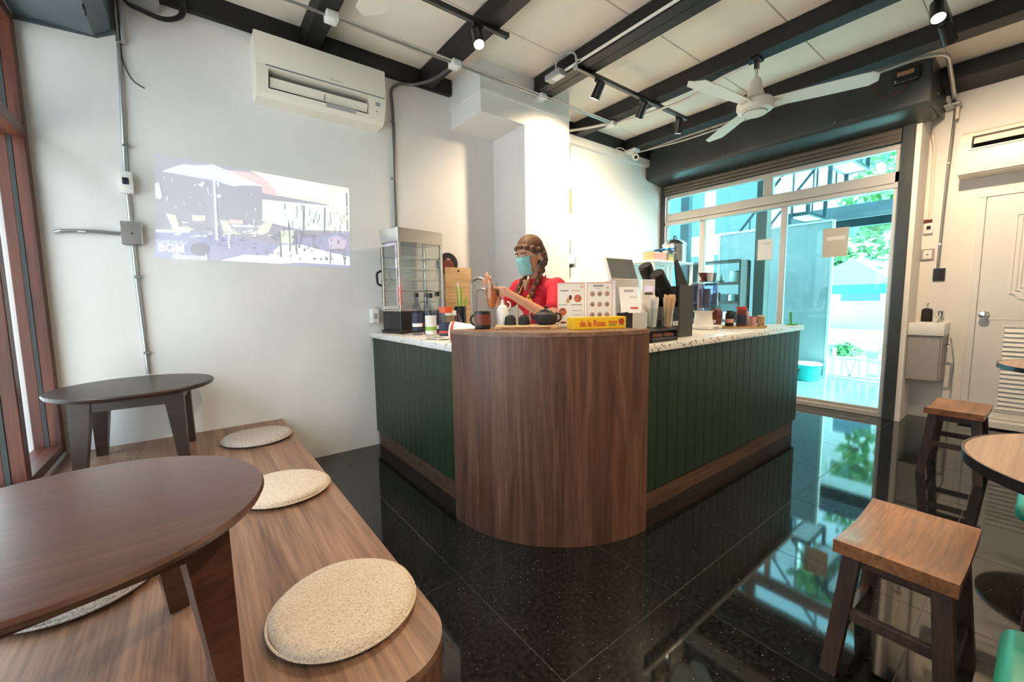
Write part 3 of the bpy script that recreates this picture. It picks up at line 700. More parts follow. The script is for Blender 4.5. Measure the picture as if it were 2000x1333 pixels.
# ------------------------------------------------------------------ conduits, boxes and cables
def conduit(label, pts, r=.011, clamps=(), mt='galv', rb=.06, cat='conduit', group='surface conduits'):
    p = bend(pts, rb); b = min(p, key=lambda q: q.z)
    t = thing('conduit', label, cat, tuple(b), 0, group)
    mk('pipe', G().tube(p, r, 10), mt, t)
    for c, nrm in clamps:
        mk('clamp', G().box(c[0]-.018, c[0]+.018, c[1]-.012, c[1]+.012, c[2]-.008, c[2]+.008, .003, 1), 'steel', t)
    return t
conduit('steel wall conduit above the small white breaker box', [(-.211, 3.257, 2.98), (-.213, 3.257, 2.55), (-.238, 3.257, 1.8985)], .011, [((-.205, 3.255, 2.606), 0), ((-.222, 3.255, 2.05), 0)], rb=.02)
conduit('short steel wall conduit between breaker box and square steel box', [(-.238, 3.257, 1.781), (-.238, 3.257, 1.628)], .011)
conduit('steel wall conduit below the square box down to the espresso table', [(-.237, 3.257, 1.494), (-.236, 3.257, 1.3), (-.226, 3.257, .745)], .011, [((-.230, 3.255, 1.316), 0), ((-.222, 3.255, .872), 0)], rb=.02)
conduit('thick beige pipe stub beside the blue-grey shutter housing', [(-.190, 3.245, 2.825), (-.190, 3.245, 2.60)], .010, (), 'grey_plastic')
conduit('short looped conduit stub running sideways from the square steel box', [(-.285, 3.255, 1.556), (-.40, 3.255, 1.562), (-.525, 3.255, 1.552), (-.545, 3.262, 1.545)], .011, [((-.44, 3.256, 1.555), 0)])
t = thing('breaker_box', 'small white breaker box on the steel wall conduit', 'breaker box', (-.237, 3.25, 1.78))
mk('case', G().box(-.268, -.208, 3.205, YW-.001, 1.782, 1.897, .004, 2), 'white', t); mk('switch', G().box(-.252, -.226, 3.199, 3.2049, 1.826, 1.862), 'navy', t, smooth=False); mk('lever', G().box(-.243, -.236, 3.190, 3.1985, 1.838, 1.858), 'black', t, smooth=False)
t = thing('junction_box', 'square brushed steel junction box on the wall conduit', 'junction box', (-.237, 3.25, 1.49))
mk('box', G().box(-.278, -.194, 3.225, YW-.001, 1.498, 1.624, .003, 1), 'brushed', t); mk('cover', G().box(-.281, -.191, 3.218, 3.2249, 1.495, 1.627, .003, 1), 'steel', t); mk('screw', G().sphere((-.236, 3.216, 1.56), .006), 'dark_ink', t)
t = thing('cable_tray', 'grey cable box with black cable loops at the top of the wall', 'cable box', (-.08, 3.2, 2.88))
mk('box', G().box(-.20, -.02, 3.16, 3.268, 2.83, 2.91, .004, 1), 'grey_plastic', t)
for k in range(3): mk('cable', G().tube(bend([(-.19+.01*k, 3.2, 2.83), (-.16, 3.2, 2.80-.006*k), (.0, 3.2, 2.775-.01*k), (.075+.012*k, 3.2, 2.82), (.07+.012*k, 3.2, 2.93), (.04, 3.2, 3.0)], .08), .006, 7), 'black', t)
conduit('thin black loose wire hanging beside the steel wall conduit', [(-.20, 3.25, 2.76), (-.205, 3.25, 2.62), (-.205, 3.25, 2.50), (-.17, 3.25, 2.41), (-.12, 3.25, 2.385)], .0035, (), 'black', .09, 'wire')
# along the ceiling
conduit('ceiling conduit run crossing under the black beams', [(-.2, 2.775, 2.872), (3.40, 2.775, 2.872)], .009)
conduit('twin ceiling conduit run beside the longer beam conduit', [(.82, 2.755, 2.876), (3.40, 2.752, 2.876)], .006, (), 'alu')
conduit('bent steel conduit from ceiling box down behind the glass food warmer', [(1.64, 2.80, 2.866), (1.615, 3.05, 2.862), (1.52, 3.215, 2.862), (1.42, 3.25, 2.86), (1.348, 3.252, 2.80), (1.362, 3.252, 2.6), (1.345, 3.252, 1.5)], .011, [((1.352, 3.254, 2.56), 0), ((1.335, 3.254, 2.12), 0)], 'dark_conduit', rb=.09)
conduit('white conduit along the side of the double black beam', [(2.405, 2.44, 2.905), (2.405, .5, 2.905), (2.405, -1, 2.905)], .010, [((2.398, 2.25, 2.905), 0)], 'white')
conduit('pale flexible conduit from ceiling box to fan mount', [(3.44, 2.74, 2.866), (3.49, 2.45, 2.866), (3.49, 2.0, 2.84), (3.42, 1.75, 2.87), (3.42, 1.50, 2.875)], .010, (), 'alu', .12)
conduit('pair of pale conduits from ceiling box into the corner', [(3.36, 2.80, 2.862), (3.25, 3.0, 2.858), (3.12, 3.2, 2.862)], .012, (), 'alu', .12)
conduit('thin pale cable along the top of the charcoal shutter housing', [(4.30, 3.18, 2.872), (4.40, 2.6, 2.868), (4.40, 1.9, 2.866)], .008, (), 'alu', .1)
conduit('steel conduit bent over the end of the shutter housing', [(4.44, 1.25, 2.90), (4.48, .72, 2.93), (4.60, .60, 2.94), (5.30, .625, 2.80)], .016, (), 'galv', .14)
conduit('steel conduit down the wall to the black socket plate', [(5.385, .622, 2.80), (5.385, .64, 2.2), (5.39, .652, 1.40)], .012, [((5.385, .64, 2.30), 0), ((5.39, .65, 1.60), 0)])
conduit('white pipe from shutter housing to the white wall sensor', [(5.36, .755, 2.60), (5.39, .735, 2.45), (5.395, .73, 1.83)], .012, (), 'warm_white')
conduit('cable hoop looping over the double black beam', [(2.36, 2.46, 2.88), (2.34, 2.44, 2.97), (2.355, 2.36, 2.995), (2.385, 2.28, 2.97), (2.39, 2.27, 2.89)], .008, (), 'grey_plastic', .05, 'cable')
t = thing('pipe_clamp', 'galvanised strut clamp holding pipes under the shutter housing corner', 'clamp', (5.3, .63, 2.74))
mk('strut', G().box(5.26, 5.40, .585, .685, 2.755, 2.775, .002, 1), 'galv', t); mk('bolt', G().cyl((5.30, .67, 2.775), (5.30, .67, 2.80), .012, n=8), 'steel', t); mk('pipe_stub', G().cyl((5.33, .605, 2.65), (5.33, .605, 2.752), .011, n=10), 'warm_white', t)
for k, x in enumerate((.795, 1.647, 2.488, 3.414)):
    lab = ['white ceiling junction box on the beam above the air conditioner', 'white ceiling junction box under beam beside the column header', 'white ceiling junction box at the end of the double beam', 'white ceiling junction box under beam near the security camera'][k]
    t = thing('junction_box', lab, 'junction box', (x, 2.775, 2.84), 0, 'ceiling junction boxes')
    mk('box', G().box(x-.035, x+.035, 2.735, 2.815, 2.842, 2.889, .005, 2), 'white', t); mk('screw', G().sphere((x+.02, 2.75, 2.842), .004), 'dark_ink', t); mk('gland', G().cyl((x, 2.815, 2.868), (x, 2.835, 2.868), .013, n=10), 'galv', t)
t = thing('junction_box', 'grey driver box on the side of the double black beam', 'junction box', (2.38, 2.5, 2.87))
mk('box', G().box(2.33, 2.415, 2.40, 2.56, 2.862, 2.905, .006, 2), 'grey_plastic', t); mk('label', G().box(2.345, 2.40, 2.405, 2.50, 2.860, 2.8619), 'paper', t, smooth=False)

# ------------------------------------------------------------------ track lights
M['lamp_glow'] = emit('lamp_face', (1, .86, .66), 30)
M['lamp_dim'] = emit('lamp_face_edge', (1, .86, .66), 6)
def track(label, x0, x1, y):
    t = thing('light_track', label, 'light track', ((x0+x1)/2, y, 2.86), 0, 'black light tracks')
    mk('rail', G().box(x0, x1, y-.017, y+.017, 2.862, 2.889, .002, 1), 'black', t, smooth=False)
    mk('groove', G().box(x0+.01, x1-.01, y-.004, y+.004, 2.8615, 2.863), 'mid_grey', t, smooth=False)
    mk('end_cap', G().box(x0-.012, x0, y-.018, y+.018, 2.861, 2.8895), 'grey_plastic', t, smooth=False)
    mk('end_cap', G().box(x1, x1+.012, y-.018, y+.018, 2.861, 2.8895), 'black', t, smooth=False)
track('black light track behind the fan above the counter', 2.40, 3.92, 2.285)
track('black light track ending beside the column header', -.10, 1.76, 2.30)
track('black light track beyond the ceiling fan nearest the white door', 2.3, 4.02, .52)
def fixture(label, x, y, target, power, size=75, blend=.7, glow='lamp_glow', col=(1, .76, .50)):
    t = thing('track_spotlight', label, 'spotlight', (x, y, 2.76), 0, 'black track spotlights')
    p = Vector((x, y, 2.795)); d = (Vector(target)-p).normalized()
    mk('adapter', G().box(x-.035, x+.035, y-.015, y+.015, 2.838, 2.8615, .002, 1), 'black', t, smooth=False)
    mk('stem', G().cyl((x, y, 2.838), (x, y, 2.80), .009, n=12), 'chrome', t)
    a, b = p - d*.045, p + d*.075
    mk('lamp_head', G().cyl(a, b, .033, .036, 28).cyl(a-d*.012, a, .022, .033, 28), 'black', t)
    mk('lamp_lens', G().cyl(b-d*.004, b+d*.0008, .031, n=28), glow, t)
    spot('track_lamp', tuple(b+d*.012), tuple(b+d), power, col, size, blend, .03)
fixture('lit black spotlight hanging from track end beside the column header', 1.533, 2.30, (1.25, 1.35, .6), 120, 120, 1.0)
fixture('black spotlight next to the double beam aimed at the column', 2.655, 2.285, (2.62, 2.95, 1.8), 110, 130, 1.0)
fixture('black spotlight in the middle of the counter track', 3.225, 2.285, (3.5, 3.2, 1.6), 130, 140, 1.0)
fixture('black spotlight at the shutter end of the counter track', 3.80, 2.285, (4.3, 2.75, 1.3), 70, 120, 1.0)
fixture('lit black spotlight beyond the fan facing down toward the stools', 3.545, .52, (2.3, .1, .3), 110, 120, 1.0)
fixture('dark spotlight head under the black beam beside lit one', 3.885, .52, (5.3, .1, 1.2), 120, 130, 1.0)
track('unseen black light track added behind the camera', .2, 3.2, -.75)  # unseen track and lamps, added to light the room from behind the camera
fixture('unseen spotlight behind the camera aimed at the cushions', .75, -.75, (.3, 1.2, .35), 90, 80)
fixture('added unseen spotlight aimed at the walnut corner unit', 1.9, -.75, (1.7, .6, .3), 60, 80)
fixture('added unseen spotlight aimed at the ceiling fan side', 2.9, -.75, (3.2, .9, .3), 70, 90)

# ------------------------------------------------------------------ ceiling fans
def fan(label, c, rot, zt=2.89):
    t = thing('ceiling_fan', label, 'ceiling fan', (c[0], c[1], 2.5), 0, 'white ceiling fans')
    o = Matrix.Translation((c[0], c[1], 0))
    mk('mount', G().box(-.045, .045, -.03, .03, zt-.02, zt-.0005).box(-.018, .018, -.012, .012, zt-.075, zt-.02).xf(o), 'black', t, smooth=False)
    mk('down_rod', G().cyl((0, 0, 2.72), (0, 0, zt-.05), .011, n=14).xf(o), 'steel', t)
    mk('canopy_cone', G().lathe([(.018, 2.755), (.030, 2.745), (.055, 2.64), (.07, 2.60), (.07, 2.592)], n=30).xf(o), 'warm_white', t)
    mk('motor_housing', G().lathe([(.07, 2.602), (.105, 2.596), (.122, 2.578), (.124, 2.545), (.112, 2.520), (.08, 2.506), (.078, 2.498), (.03, 2.494), (0, 2.494)], n=40).xf(o), 'warm_white', t)
    mk('motor_ring', G().lathe([(.079, 2.5045), (.083, 2.5045), (.083, 2.5075), (.079, 2.5075)], n=40, ring=True).xf(o), 'mid_grey', t)
    for k in range(3):
        a = rot+k*2*PI/3; g = G(); n_ = 14; pts = []
        for i in range(n_+1):
            s_ = i/n_; r_ = .10+.60*s_; wd_ = (.050+.022*math.sin(PI*min(1, s_*1.4)/2))*(1 if s_ < .93 else math.sqrt(max(0, 1-((s_-.93)/.075)**2)))
            pts.append((r_, wd_, .010*s_))
        vs = []; fs = []
        for r_, w_, dz in pts:
            for sg, zz in ((-1, .012), (1, -.012)):
                vs += [(r_, sg*w_, 2.560+dz+zz+.003), (r_, sg*w_, 2.560+dz+zz-.003)]
        m_ = len(pts)
        for i in range(m_-1):
            A, B = i*4, (i+1)*4
            fs += [(A, A+2, B+2, B), (A+1, B+1, B+3, A+3), (A, B, B+1, A+1), (A+2, A+3, B+3, B+2)]
        fs += [(0, 1, 3, 2), ((m_-1)*4, (m_-1)*4+2, (m_-1)*4+3, (m_-1)*4+1)]
        g.add(vs, fs).xf(Matrix.Translation((c[0], c[1], 0)) @ Matrix.Rotation(a, 4, 'Z'))
        mk('blade', g, 'warm_white', t, ang=50)
        mk('blade_iron', G().box(.09, .17, -.022, .022, 2.545, 2.560, .003, 1).xf(Matrix.Translation((c[0], c[1], 0)) @ Matrix.Rotation(a, 4, 'Z')), 'warm_white', t)
fan('white three-blade ceiling fan in front of the charcoal shutter housing', (3.41, 1.44), R(-69))
fan('white ceiling fan above the bench with one blade tip showing', (.775, 1.47), R(88))
# security camera
t = thing('security_camera', 'white bullet security camera in the corner by the shutter housing', 'camera', (4.25, 3.12, 2.8))
mk('base', G().box(4.19, 4.29, 3.06, 3.21, 2.855, 2.893, .006, 2), 'white', t)
mk('neck', G().cyl((4.24, 3.12, 2.856), (4.235, 3.10, 2.82), .018, n=14), 'white', t)
d_ = Vector((-.62, -.62, -.42)).normalized(); p_ = Vector((4.245, 3.105, 2.815))
mk('barrel', G().cyl(p_-d_*.03, p_+d_*.10, .036, n=24), 'white', t); mk('lens', G().cyl(p_+d_*.10, p_+d_*.103, .020, n=20), 'black', t)
mk('cable', G().tube(bend([(4.22, 3.2, 2.87), (4.15, 3.2, 2.91), (4.05, 3.2, 2.90), (3.98, 3.21, 2.84)], .06), .006, 7), 'white', t)

# ------------------------------------------------------------------ white door, sink and switches on the right wall
d2 = struct('door_2')
ry = XR
def d2p(name, g, m='door', par=None): return mk(name, g, m, par or d2, smooth=False)
DY0, DY1 = .395, -.52
d2p('casing', G().box(ry-.022, ry-.001, DY0, DY0+.045, .0, 1.964, .003, 1)); d2p('casing', G().box(ry-.022, ry-.001, DY1-.045, DY1, 0, 1.964, .003, 1)); d2p('casing', G().box(ry-.022, ry-.001, DY1-.045, DY0+.045, 1.965, 2.012, .003, 1))
leaf = d2p('leaf', G().box(ry-.012, ry-.002, DY1+.004, DY0-.004, .075, 1.962, .002, 1))
d2p('threshold', G().box(ry-.10, ry-.001, DY1-.045, DY0+.045, .012, .07, .003, 1))
# raised upper panel with scalloped lower corners
for off, th in ((0, .0), (.028, .004), (.05, .008)):
    y1_, y0_, z0_, z1_ = .222-off, DY1+.17+off, 1.10+off, 1.80-off
    def ringp(o):
        a0, a1, b0, b1 = y0_+o, y1_-o, z0_+o, z1_-o; c_ = .05
        return [(a0, b1), (a1, b1), (a1, b0+c_), (a1-c_*.45, b0+c_*.85), (a1-c_*.85, b0+c_*.45), (a1-c_, b0), (a0+c_, b0), (a0+c_*.85, b0+c_*.45), (a0+c_*.45, b0+c_*.85), (a0, b0+c_)]
    A, B = ringp(0), ringp(.009); n_ = len(A); xa, xb = ry-.012, ry-.020
    vs = [(xa, *p) for p in A]+[(xb, *p) for p in A]+[(xb, *p) for p in B]+[(xa, *p) for p in B]
    fs = []
    for i in range(n_):
        j = (i+1) % n_; fs += [(i, j, n_+j, n_+i), (n_+i, n_+j, 2*n_+j, 2*n_+i), (2*n_+i, 2*n_+j, 3*n_+j, 3*n_+i)]
    mk('panel_moulding', G().add(vs, fs), 'door', leaf, smooth=False)
d2p('lock_rail_line', G().box(ry-.0145, ry-.012, DY1+.02, .33, .93, .936), 'door', leaf)
d2p('louvre_frame', G().box(ry-.020, ry-.012, .225, .240, .15, .87, .002, 1).box(ry-.020, ry-.012, DY1+.155, DY1+.17, .15, .87, .002, 1).box(ry-.020, ry-.012, DY1+.155, .24, .865, .882, .002, 1).box(ry-.020, ry-.012, DY1+.155, .24, .145, .16, .002, 1), 'door', leaf)
nl = 18
for k in range(nl):
    z = .163+k*(.70/nl); mk('louvre_slat', G().hexa([(ry-.0122, DY1+.17, z), (ry-.0122, .225, z), (ry-.0115, .225, z), (ry-.0115, DY1+.17, z), (ry-.026, DY1+.17, z+.002), (ry-.026, .225, z+.002), (ry-.0122, .225, z+.030), (ry-.0122, DY1+.17, z+.030)]), 'door', leaf, smooth=False)
kn = mk('door_knob', G().lathe([(.034, 0), (.034, .006), (.014, .012), (.013, .035), (.028, .045), (.031, .058), (.024, .068), (0, .071)], (ry-.012, .350, .972), 24, axis=(-1, 0, 0)), 'chrome', leaf)
t = thing('wall_sink', 'small white wash basin on a grey wall cabinet beside the glass door', 'sink', (5.26, .68, .39))
def sx_(o): return 5.10+o
mk('cabinet', G().box(5.12, 5.418, .565, .772, .39, .788, .002, 1), 'grey_laminate', t, smooth=False)
mk('cabinet_door', G().box(5.125, 5.41, .553, .564, .395, .785, .002, 1), 'grey_laminate', t, smooth=False)
rim = G().box(5.105, 5.418, .545, .563, .79, .90, .003, 2).box(5.105, 5.418, .76, .7735, .79, .90, .003, 2).box(5.105, 5.125, .56, .765, .79, .90, .003, 2).box(5.33, 5.418, .56, .765, .79, .90, .003, 2).box(5.12, 5.34, .56, .765, .79, .805)
mk('basin', rim, 'white', t)
mk('bar_handle', G().tube(bend([(5.17, .553, .70), (5.17, .515, .70), (5.30, .515, .70), (5.30, .553, .70)], .012), .006, 8), 'chrome', t)
t = thing('tap', 'chrome basin tap beside the black soap dispenser', 'tap', (5.37, .60, .90))
mk('body', G().lathe([(.022, 0), (.022, .01), (.017, .014), (.017, .075), (.02, .08), (.02, .10), (0, .104)], (5.372, .605, .9005), 20), 'chrome', t); mk('spout', G().tube(bend([(5.37, .605, .955), (5.31, .615, .945), (5.285, .618, .93)], .02), .010, 10), 'chrome', t); mk('lever', G().box(5.345, 5.385, .598, .612, 1.005, 1.015, .003, 1), 'chrome', t)
t = thing('soap_dispenser', 'black soap dispenser with chrome pump on the wash basin', 'soap dispenser', (5.37, .70, .90))
mk('bottle', G().lathe([(.034, 0), (.038, .006), (.038, .10), (.030, .118), (.012, .124), (0, .124)], (5.372, .695, .9005), 24), 'matte_black', t); mk('pump', G().cyl((5.372, .695, 1.024), (5.372, .695, 1.055), .008, n=12).tube(bend([(5.372, .695, 1.055), (5.372, .695, 1.068), (5.335, .687, 1.066)], .01), .006, 8), 'chrome', t)
tag(mk('water_pipe', G().tube(bend([(5.40, .53, .76), (5.40, .50, .56), (5.405, .505, .02)], .03), .006, 8), 'chrome'), 'thin supply pipe beside the small grey sink cabinet', 'pipe')
t = thing('wall_sensor', 'white wall sensor with dark window above the square switch', 'sensor', (5.41, .735, 1.70))
mk('case', G().box(5.395, 5.419, .705, .765, 1.705, 1.80, .005, 2), 'white', t); mk('window', G().box(5.3935, 5.395, .72, .748, 1.742, 1.775), 'black', t, smooth=False); mk('bracket', G().box(5.40, 5.419, .715, .772, 1.805, 1.835, .003, 1), 'brown', t)
t = thing('wall_switch', 'square grey framed wall switch between white sensor and wash basin', 'switch', (5.41, .73, 1.46))
mk('plate', G().box(5.405, 5.419, .685, .772, 1.465, 1.568, .003, 1), 'grey_plastic', t); mk('rocker', G().box(5.4, 5.4049, .70, .757, 1.478, 1.555, .002, 1), 'white', t); mk('toggle', G().box(5.396, 5.3999, .72, .736, 1.51, 1.522), 'mid_grey', t, smooth=False)
t = thing('socket_plate', 'square black socket plate at the foot of the wall conduit', 'socket', (5.41, .643, 1.27))
mk('plate', G().box(5.405, 5.419, .604, .682, 1.272, 1.385, .003, 1), 'black', t); mk('flap', G().box(5.398, 5.4049, .615, .65, 1.29, 1.37, .002, 1), 'matte_black', t)
# electrical panel on the back wall beside the column
t = thing('distribution_board', 'tall cream electrical panel on the back wall beside the column', 'electrical panel', (3.25, 3.22, 1.52))
mk('case', G().box(3.20, 3.305, 3.165, YW-.001, 1.53, 2.05, .004, 1), 'warm_white', t); mk('door_slot', G().box(3.225, 3.243, 3.1635, 3.165, 1.63, 1.78), 'mid_grey', t, smooth=False); mk('upper_box', G().box(3.20, 3.30, 3.20, YW-.001, 2.06, 2.31, .004, 1), 'tan_top', t)
mk('isolator', G().box(3.31, 3.345, 3.19, YW-.001, 1.50, 1.61, .004, 1), 'mid_grey', t)
conduit('pale conduit above the cream electrical panel', [(3.315, 3.252, 2.78), (3.30, 3.252, 2.31)], .012, (), 'grey_plastic')
conduit('pale conduit below the cream electrical panel', [(3.29, 3.252, 1.52), (3.285, 3.252, 1.0)], .014, (), 'grey_plastic')
t = thing('wall_hook', 'small black funnel hook under the electrical panel', 'hook', (3.19, 3.2, 1.4))
mk('bracket', G().cyl((3.19, YW-.001, 1.43), (3.19, 3.2, 1.43), .006, n=8).cyl((3.19, 3.2, 1.36), (3.19, 3.2, 1.45), .005, n=8), 'white', t); mk('funnel', G().lathe([(.006, 0), (.02, .03), (.02, .036), (0, .036)], (3.19, 3.2, 1.45), 16), 'black', t)
# ------------------------------------------------------------------ person behind the counter
def soup(g, name, material, parent, voxel=.005, smooth_it=4, label=None):
    me = bpy.data.meshes.new('tmp'); me.from_pydata(g.v, [], g.f)
    bm = bmesh.new(); bm.from_mesh(me); bmesh.ops.remove_doubles(bm, verts=bm.verts, dist=1e-7); bmesh.ops.recalc_face_normals(bm, faces=bm.faces); bm.to_mesh(me); bm.free()
    o = bpy.data.objects.new('tmp', me); COL.objects.link(o)
    r = o.modifiers.new('r', 'REMESH'); r.mode = 'VOXEL'; r.voxel_size = voxel; r.use_smooth_shade = True
    if smooth_it: s_ = o.modifiers.new('s', 'SMOOTH'); s_.factor = .5; s_.iterations = smooth_it
    bpy.context.view_layer.update()
    m2 = bpy.data.meshes.new_from_object(o.evaluated_get(bpy.context.evaluated_depsgraph_get()))
    bpy.data.objects.remove(o); bpy.data.meshes.remove(me)
    m2.name = name; m2.transform(ROOT[parent.name]); m2.materials.clear(); m2.materials.append(M[material])
    for p in m2.polygons: p.use_smooth = True
    q = bpy.data.objects.new(name, m2); COL.objects.link(q); q.parent = parent
    if label: q['label'] = label
    return q
def cap(g, pts, n=16):      # chain of tapered capsules [(point, radius), ...]
    for (p, r_) in pts: g.sphere(p, r_, n=n, m=10)
    for (p, r_), (q, s_) in zip(pts[:-1], pts[1:]): g.cyl(p, q, r_, s_, n)
    return g
def ell(g, c, rx, ry, rz, rot=None, n=24, m=16):
    e = G().sphere((0, 0, 0), rx, ry, rz, n, m)
    mtx = Matrix.Translation(c) @ (rot.to_4x4() if rot is not None else Matrix.Identity(4)); e.xf(mtx); g.add(e.v, e.f); return g
pr_ = thing('person', 'barista in red polo shirt and teal face mask pouring tea behind the counter', 'person', (1.885, 2.15, 0))
# head frame: forward = towards the cup, tilted down
hf = Vector((-.93, -.10, -.36)).normalized(); hl = Vector((0, 0, 1)).cross(hf).normalized(); hu = hf.cross(hl).normalized()
HR = Matrix((hf, hl, hu)).transposed()          # columns: forward, left, up
HC = Vector((1.822, 2.155, 1.448))
def hp(f, l, u): return HC + hf*f + hl*l + hu*u
sk = G()
ell(sk, hp(0, 0, .018), .094, .075, .102, HR)              # skull
ell(sk, hp(.030, 0, -.045), .062, .058, .075, HR)          # face
ell(sk, hp(.052, 0, -.100), .026, .030, .022, HR)          # chin
ell(sk, hp(.090, 0, -.030), .016, .012, .026, HR)          # nose
for s_ in (-1, 1):
    ell(sk, hp(-.012, s_*.076, -.018), .016, .008, .028, HR)
    ell(sk, hp(.062, s_*.030, .020), .020, .018, .008, HR)
cap(sk, [(hp(-.03, 0, -.06), .047), (Vector((1.862, 2.15, 1.325)), .046), (Vector((1.885, 2.15, 1.255)), .058)])
Lsh, Lel, Lwr = Vector((1.905, 1.985, 1.235)), Vector((1.800, 1.915, 1.030)), Vector((1.592, 2.050, 1.178))
Rsh, Rel, Rwr = Vector((1.850, 2.305, 1.240)), Vector((1.765, 2.385, 1.085)), Vector((1.575, 2.262, 1.240))
cap(sk, [(Vector((1.885, 2.15, 1.235)), .060), (Lsh, .046), ((Lsh+Lel)/2, .041), (Lel, .036), (Lel*.6+Lwr*.4, .033), (Lwr, .023)])
cap(sk, [(Vector((1.885, 2.15, 1.235)), .060), (Rsh, .046), ((Rsh+Rel)/2, .041), (Rel, .036), (Rel*.6+Rwr*.4, .033), (Rwr, .023)])
cap(sk, [(Vector((1.885, 2.15, 1.22)), .085), (Vector((1.89, 2.15, 1.05)), .095), (Vector((1.89, 2.15, .88)), .095)])
for s_ in (-1, 1): cap(sk, [(Vector((1.89, 2.15+s_*.07, .84)), .085), (Vector((1.885, 2.15+s_*.075, .46)), .052), (Vector((1.90, 2.15+s_*.075, .10)), .038), (Vector((1.86, 2.15+s_*.08, .035)), .032), (Vector((1.76, 2.15+s_*.085, .028)), .026)])
CUP = Vector((1.500, 2.150, 0))
# left hand: palm beside the cup, four fingers wrapped behind it, thumb in front
pl = Vector((1.548, 2.083, 1.208))
cap(sk, [(Lwr, .023), (pl, .026)])
ell(sk, pl, .036, .020, .030, Matrix(((-.7, .5, .5), (.7, .6, .4), (0, .62, -.77))).transposed())
for k in range(4):
    z = 1.228-.0165*k; r_ = .0082-.0006*(k == 3); rad = .048
    a0 = math.atan2(pl.y-CUP.y, pl.x-CUP.x)
    ch = [(Vector((CUP.x+(rad+.012)*math.cos(a0+.05), CUP.y+(rad+.012)*math.sin(a0+.05), z)), r_+.001)]
    for j, da in enumerate((.75, 1.40, 2.0-.12*k)): ch.append((Vector((CUP.x+rad*math.cos(a0+da), CUP.y+rad*math.sin(a0+da), z-.003*j)), r_-.0006*j))
    cap(sk, ch, 10)
a0 = math.atan2(pl.y-CUP.y, pl.x-CUP.x)
cap(sk, [(pl+Vector((0, 0, .014)), .011), (Vector((CUP.x+.046*math.cos(a0-.45), CUP.y+.050*math.sin(a0-.45), 1.226)), .0095), (Vector((CUP.x+.043*math.cos(a0-.85), CUP.y+.049*math.sin(a0-.85), 1.230)), .0085)], 10)
# right hand above the cup, holding a stirring stick
pr2 = Vector((1.528, 2.246, 1.272))
cap(sk, [(Rwr, .023), (pr2, .024)])
ell(sk, pr2, .022, .034, .032)
tip = Vector((1.507, 2.192, 1.286))
for k in range(4):
    o_ = Vector((-.006+.005*k, 0, .020-.015*k))
    b_ = pr2+Vector((-.012, -.022, 0))+o_
    cap(sk, [(b_, .0092), (tip+o_*.8+Vector((-.012, .014, .010-.002*k)), .0085), (tip+o_*.8+Vector((.002, -.002, -.004)), .0075), (tip+o_*.7+Vector((.012, .006, -.012)), .0068)], 10)
cap(sk, [(pr2+Vector((.014, -.012, .008)), .011), (tip+Vector((.020, .014, .012)), .0095), (tip+Vector((.014, .0, .002)), .008)], 10)
soup(sk, 'body', 'skin', pr_, .0042, 3)
# polo shirt
sh = G()
cap(sh, [(Vector((1.882, 2.15, 1.245)), .078), (Vector((1.885, 2.15, 1.18)), .108), (Vector((1.895, 2.15, 1.04)), .112), (Vector((1.895, 2.15, .86)), .125)], 20)
cap(sh, [(Vector((1.888, 2.10, 1.225)), .075), (Vector((1.90, 2.02, 1.225)), .066), (Lsh, .062), (Lsh*.42+Lel*.58, .056)], 18)
cap(sh, [(Vector((1.878, 2.20, 1.225)), .075), (Vector((1.86, 2.27, 1.228)), .066), (Rsh, .060), (Rsh*.45+Rel*.55, .055)], 18)
ell(sh, (1.845, 2.085, 1.13), .075, .06, .065); ell(sh, (1.835, 2.20, 1.13), .075, .06, .065)
soup(sh, 'polo_shirt', 'red', pr_, .006, 5)
co = G()
for s_ in (-1, 1):
    pts = [(1.935, 2.15+s_*.02, 1.325), (1.905, 2.15+s_*.062, 1.315), (1.85, 2.15+s_*.066, 1.292), (1.805, 2.15+s_*.040, 1.262)]
    for p, q in zip(pts[:-1], pts[1:]): co.hexa([(*p[:2], p[2]-.030), (*q[:2], q[2]-.030), (q[0]+.005, q[1]-s_*.006, q[2]-.030), (p[0]+.005, p[1]-s_*.006, p[2]-.030), p, q, (q[0]+.005, q[1]-s_*.006, q[2]), (p[0]+.005, p[1]-s_*.006, p[2])])
mk('collar', co, 'red', pr_)
mk('neck_opening', G().prism([(2.118, 1.285), (2.15, 1.205), (2.178, 1.285)], 1.770, 1.793, 'x'), 'skin', pr_, smooth=False)
# apron straps, badge
mk('apron_strap', G().tube([(1.80, 2.09, 1.265), (1.764, 2.085, 1.17), (1.758, 2.09, .97)], .005, 6), 'pale_wood', pr_)
mk('apron_strap', G().tube([(1.80, 2.20, 1.265), (1.756, 2.21, 1.17), (1.757, 2.21, .97)], .005, 6), 'pale_wood', pr_)
mk('apron', G().prism([(2.01, .60), (2.29, .60), (2.29, .92), (2.23, .98), (2.07, .98), (2.01, .92)], 1.752, 1.762, 'x'), 'matte_black', pr_, smooth=False)
mk('apron_side', G().tube([(1.965, 1.94, 1.16), (1.99, 1.99, 1.10), (1.985, 2.02, 1.0), (1.98, 2.03, .9)], .022, 8), 'matte_black', pr_)
mk('badge', G().prism([(2.070, 1.125), (2.108, 1.125), (2.108, 1.165), (2.095, 1.185), (2.080, 1.172), (2.070, 1.15)], 1.748, 1.766, 'x'), 'yellow', pr_, smooth=False)
tr = G()
for s_ in (-1, 1): cap(tr, [(Vector((1.89, 2.15+s_*.065, .88)), .105), (Vector((1.885, 2.15+s_*.075, .46)), .068), (Vector((1.90, 2.15+s_*.075, .12)), .056)])
soup(tr, 'trousers', 'matte_black', pr_, .008, 4)
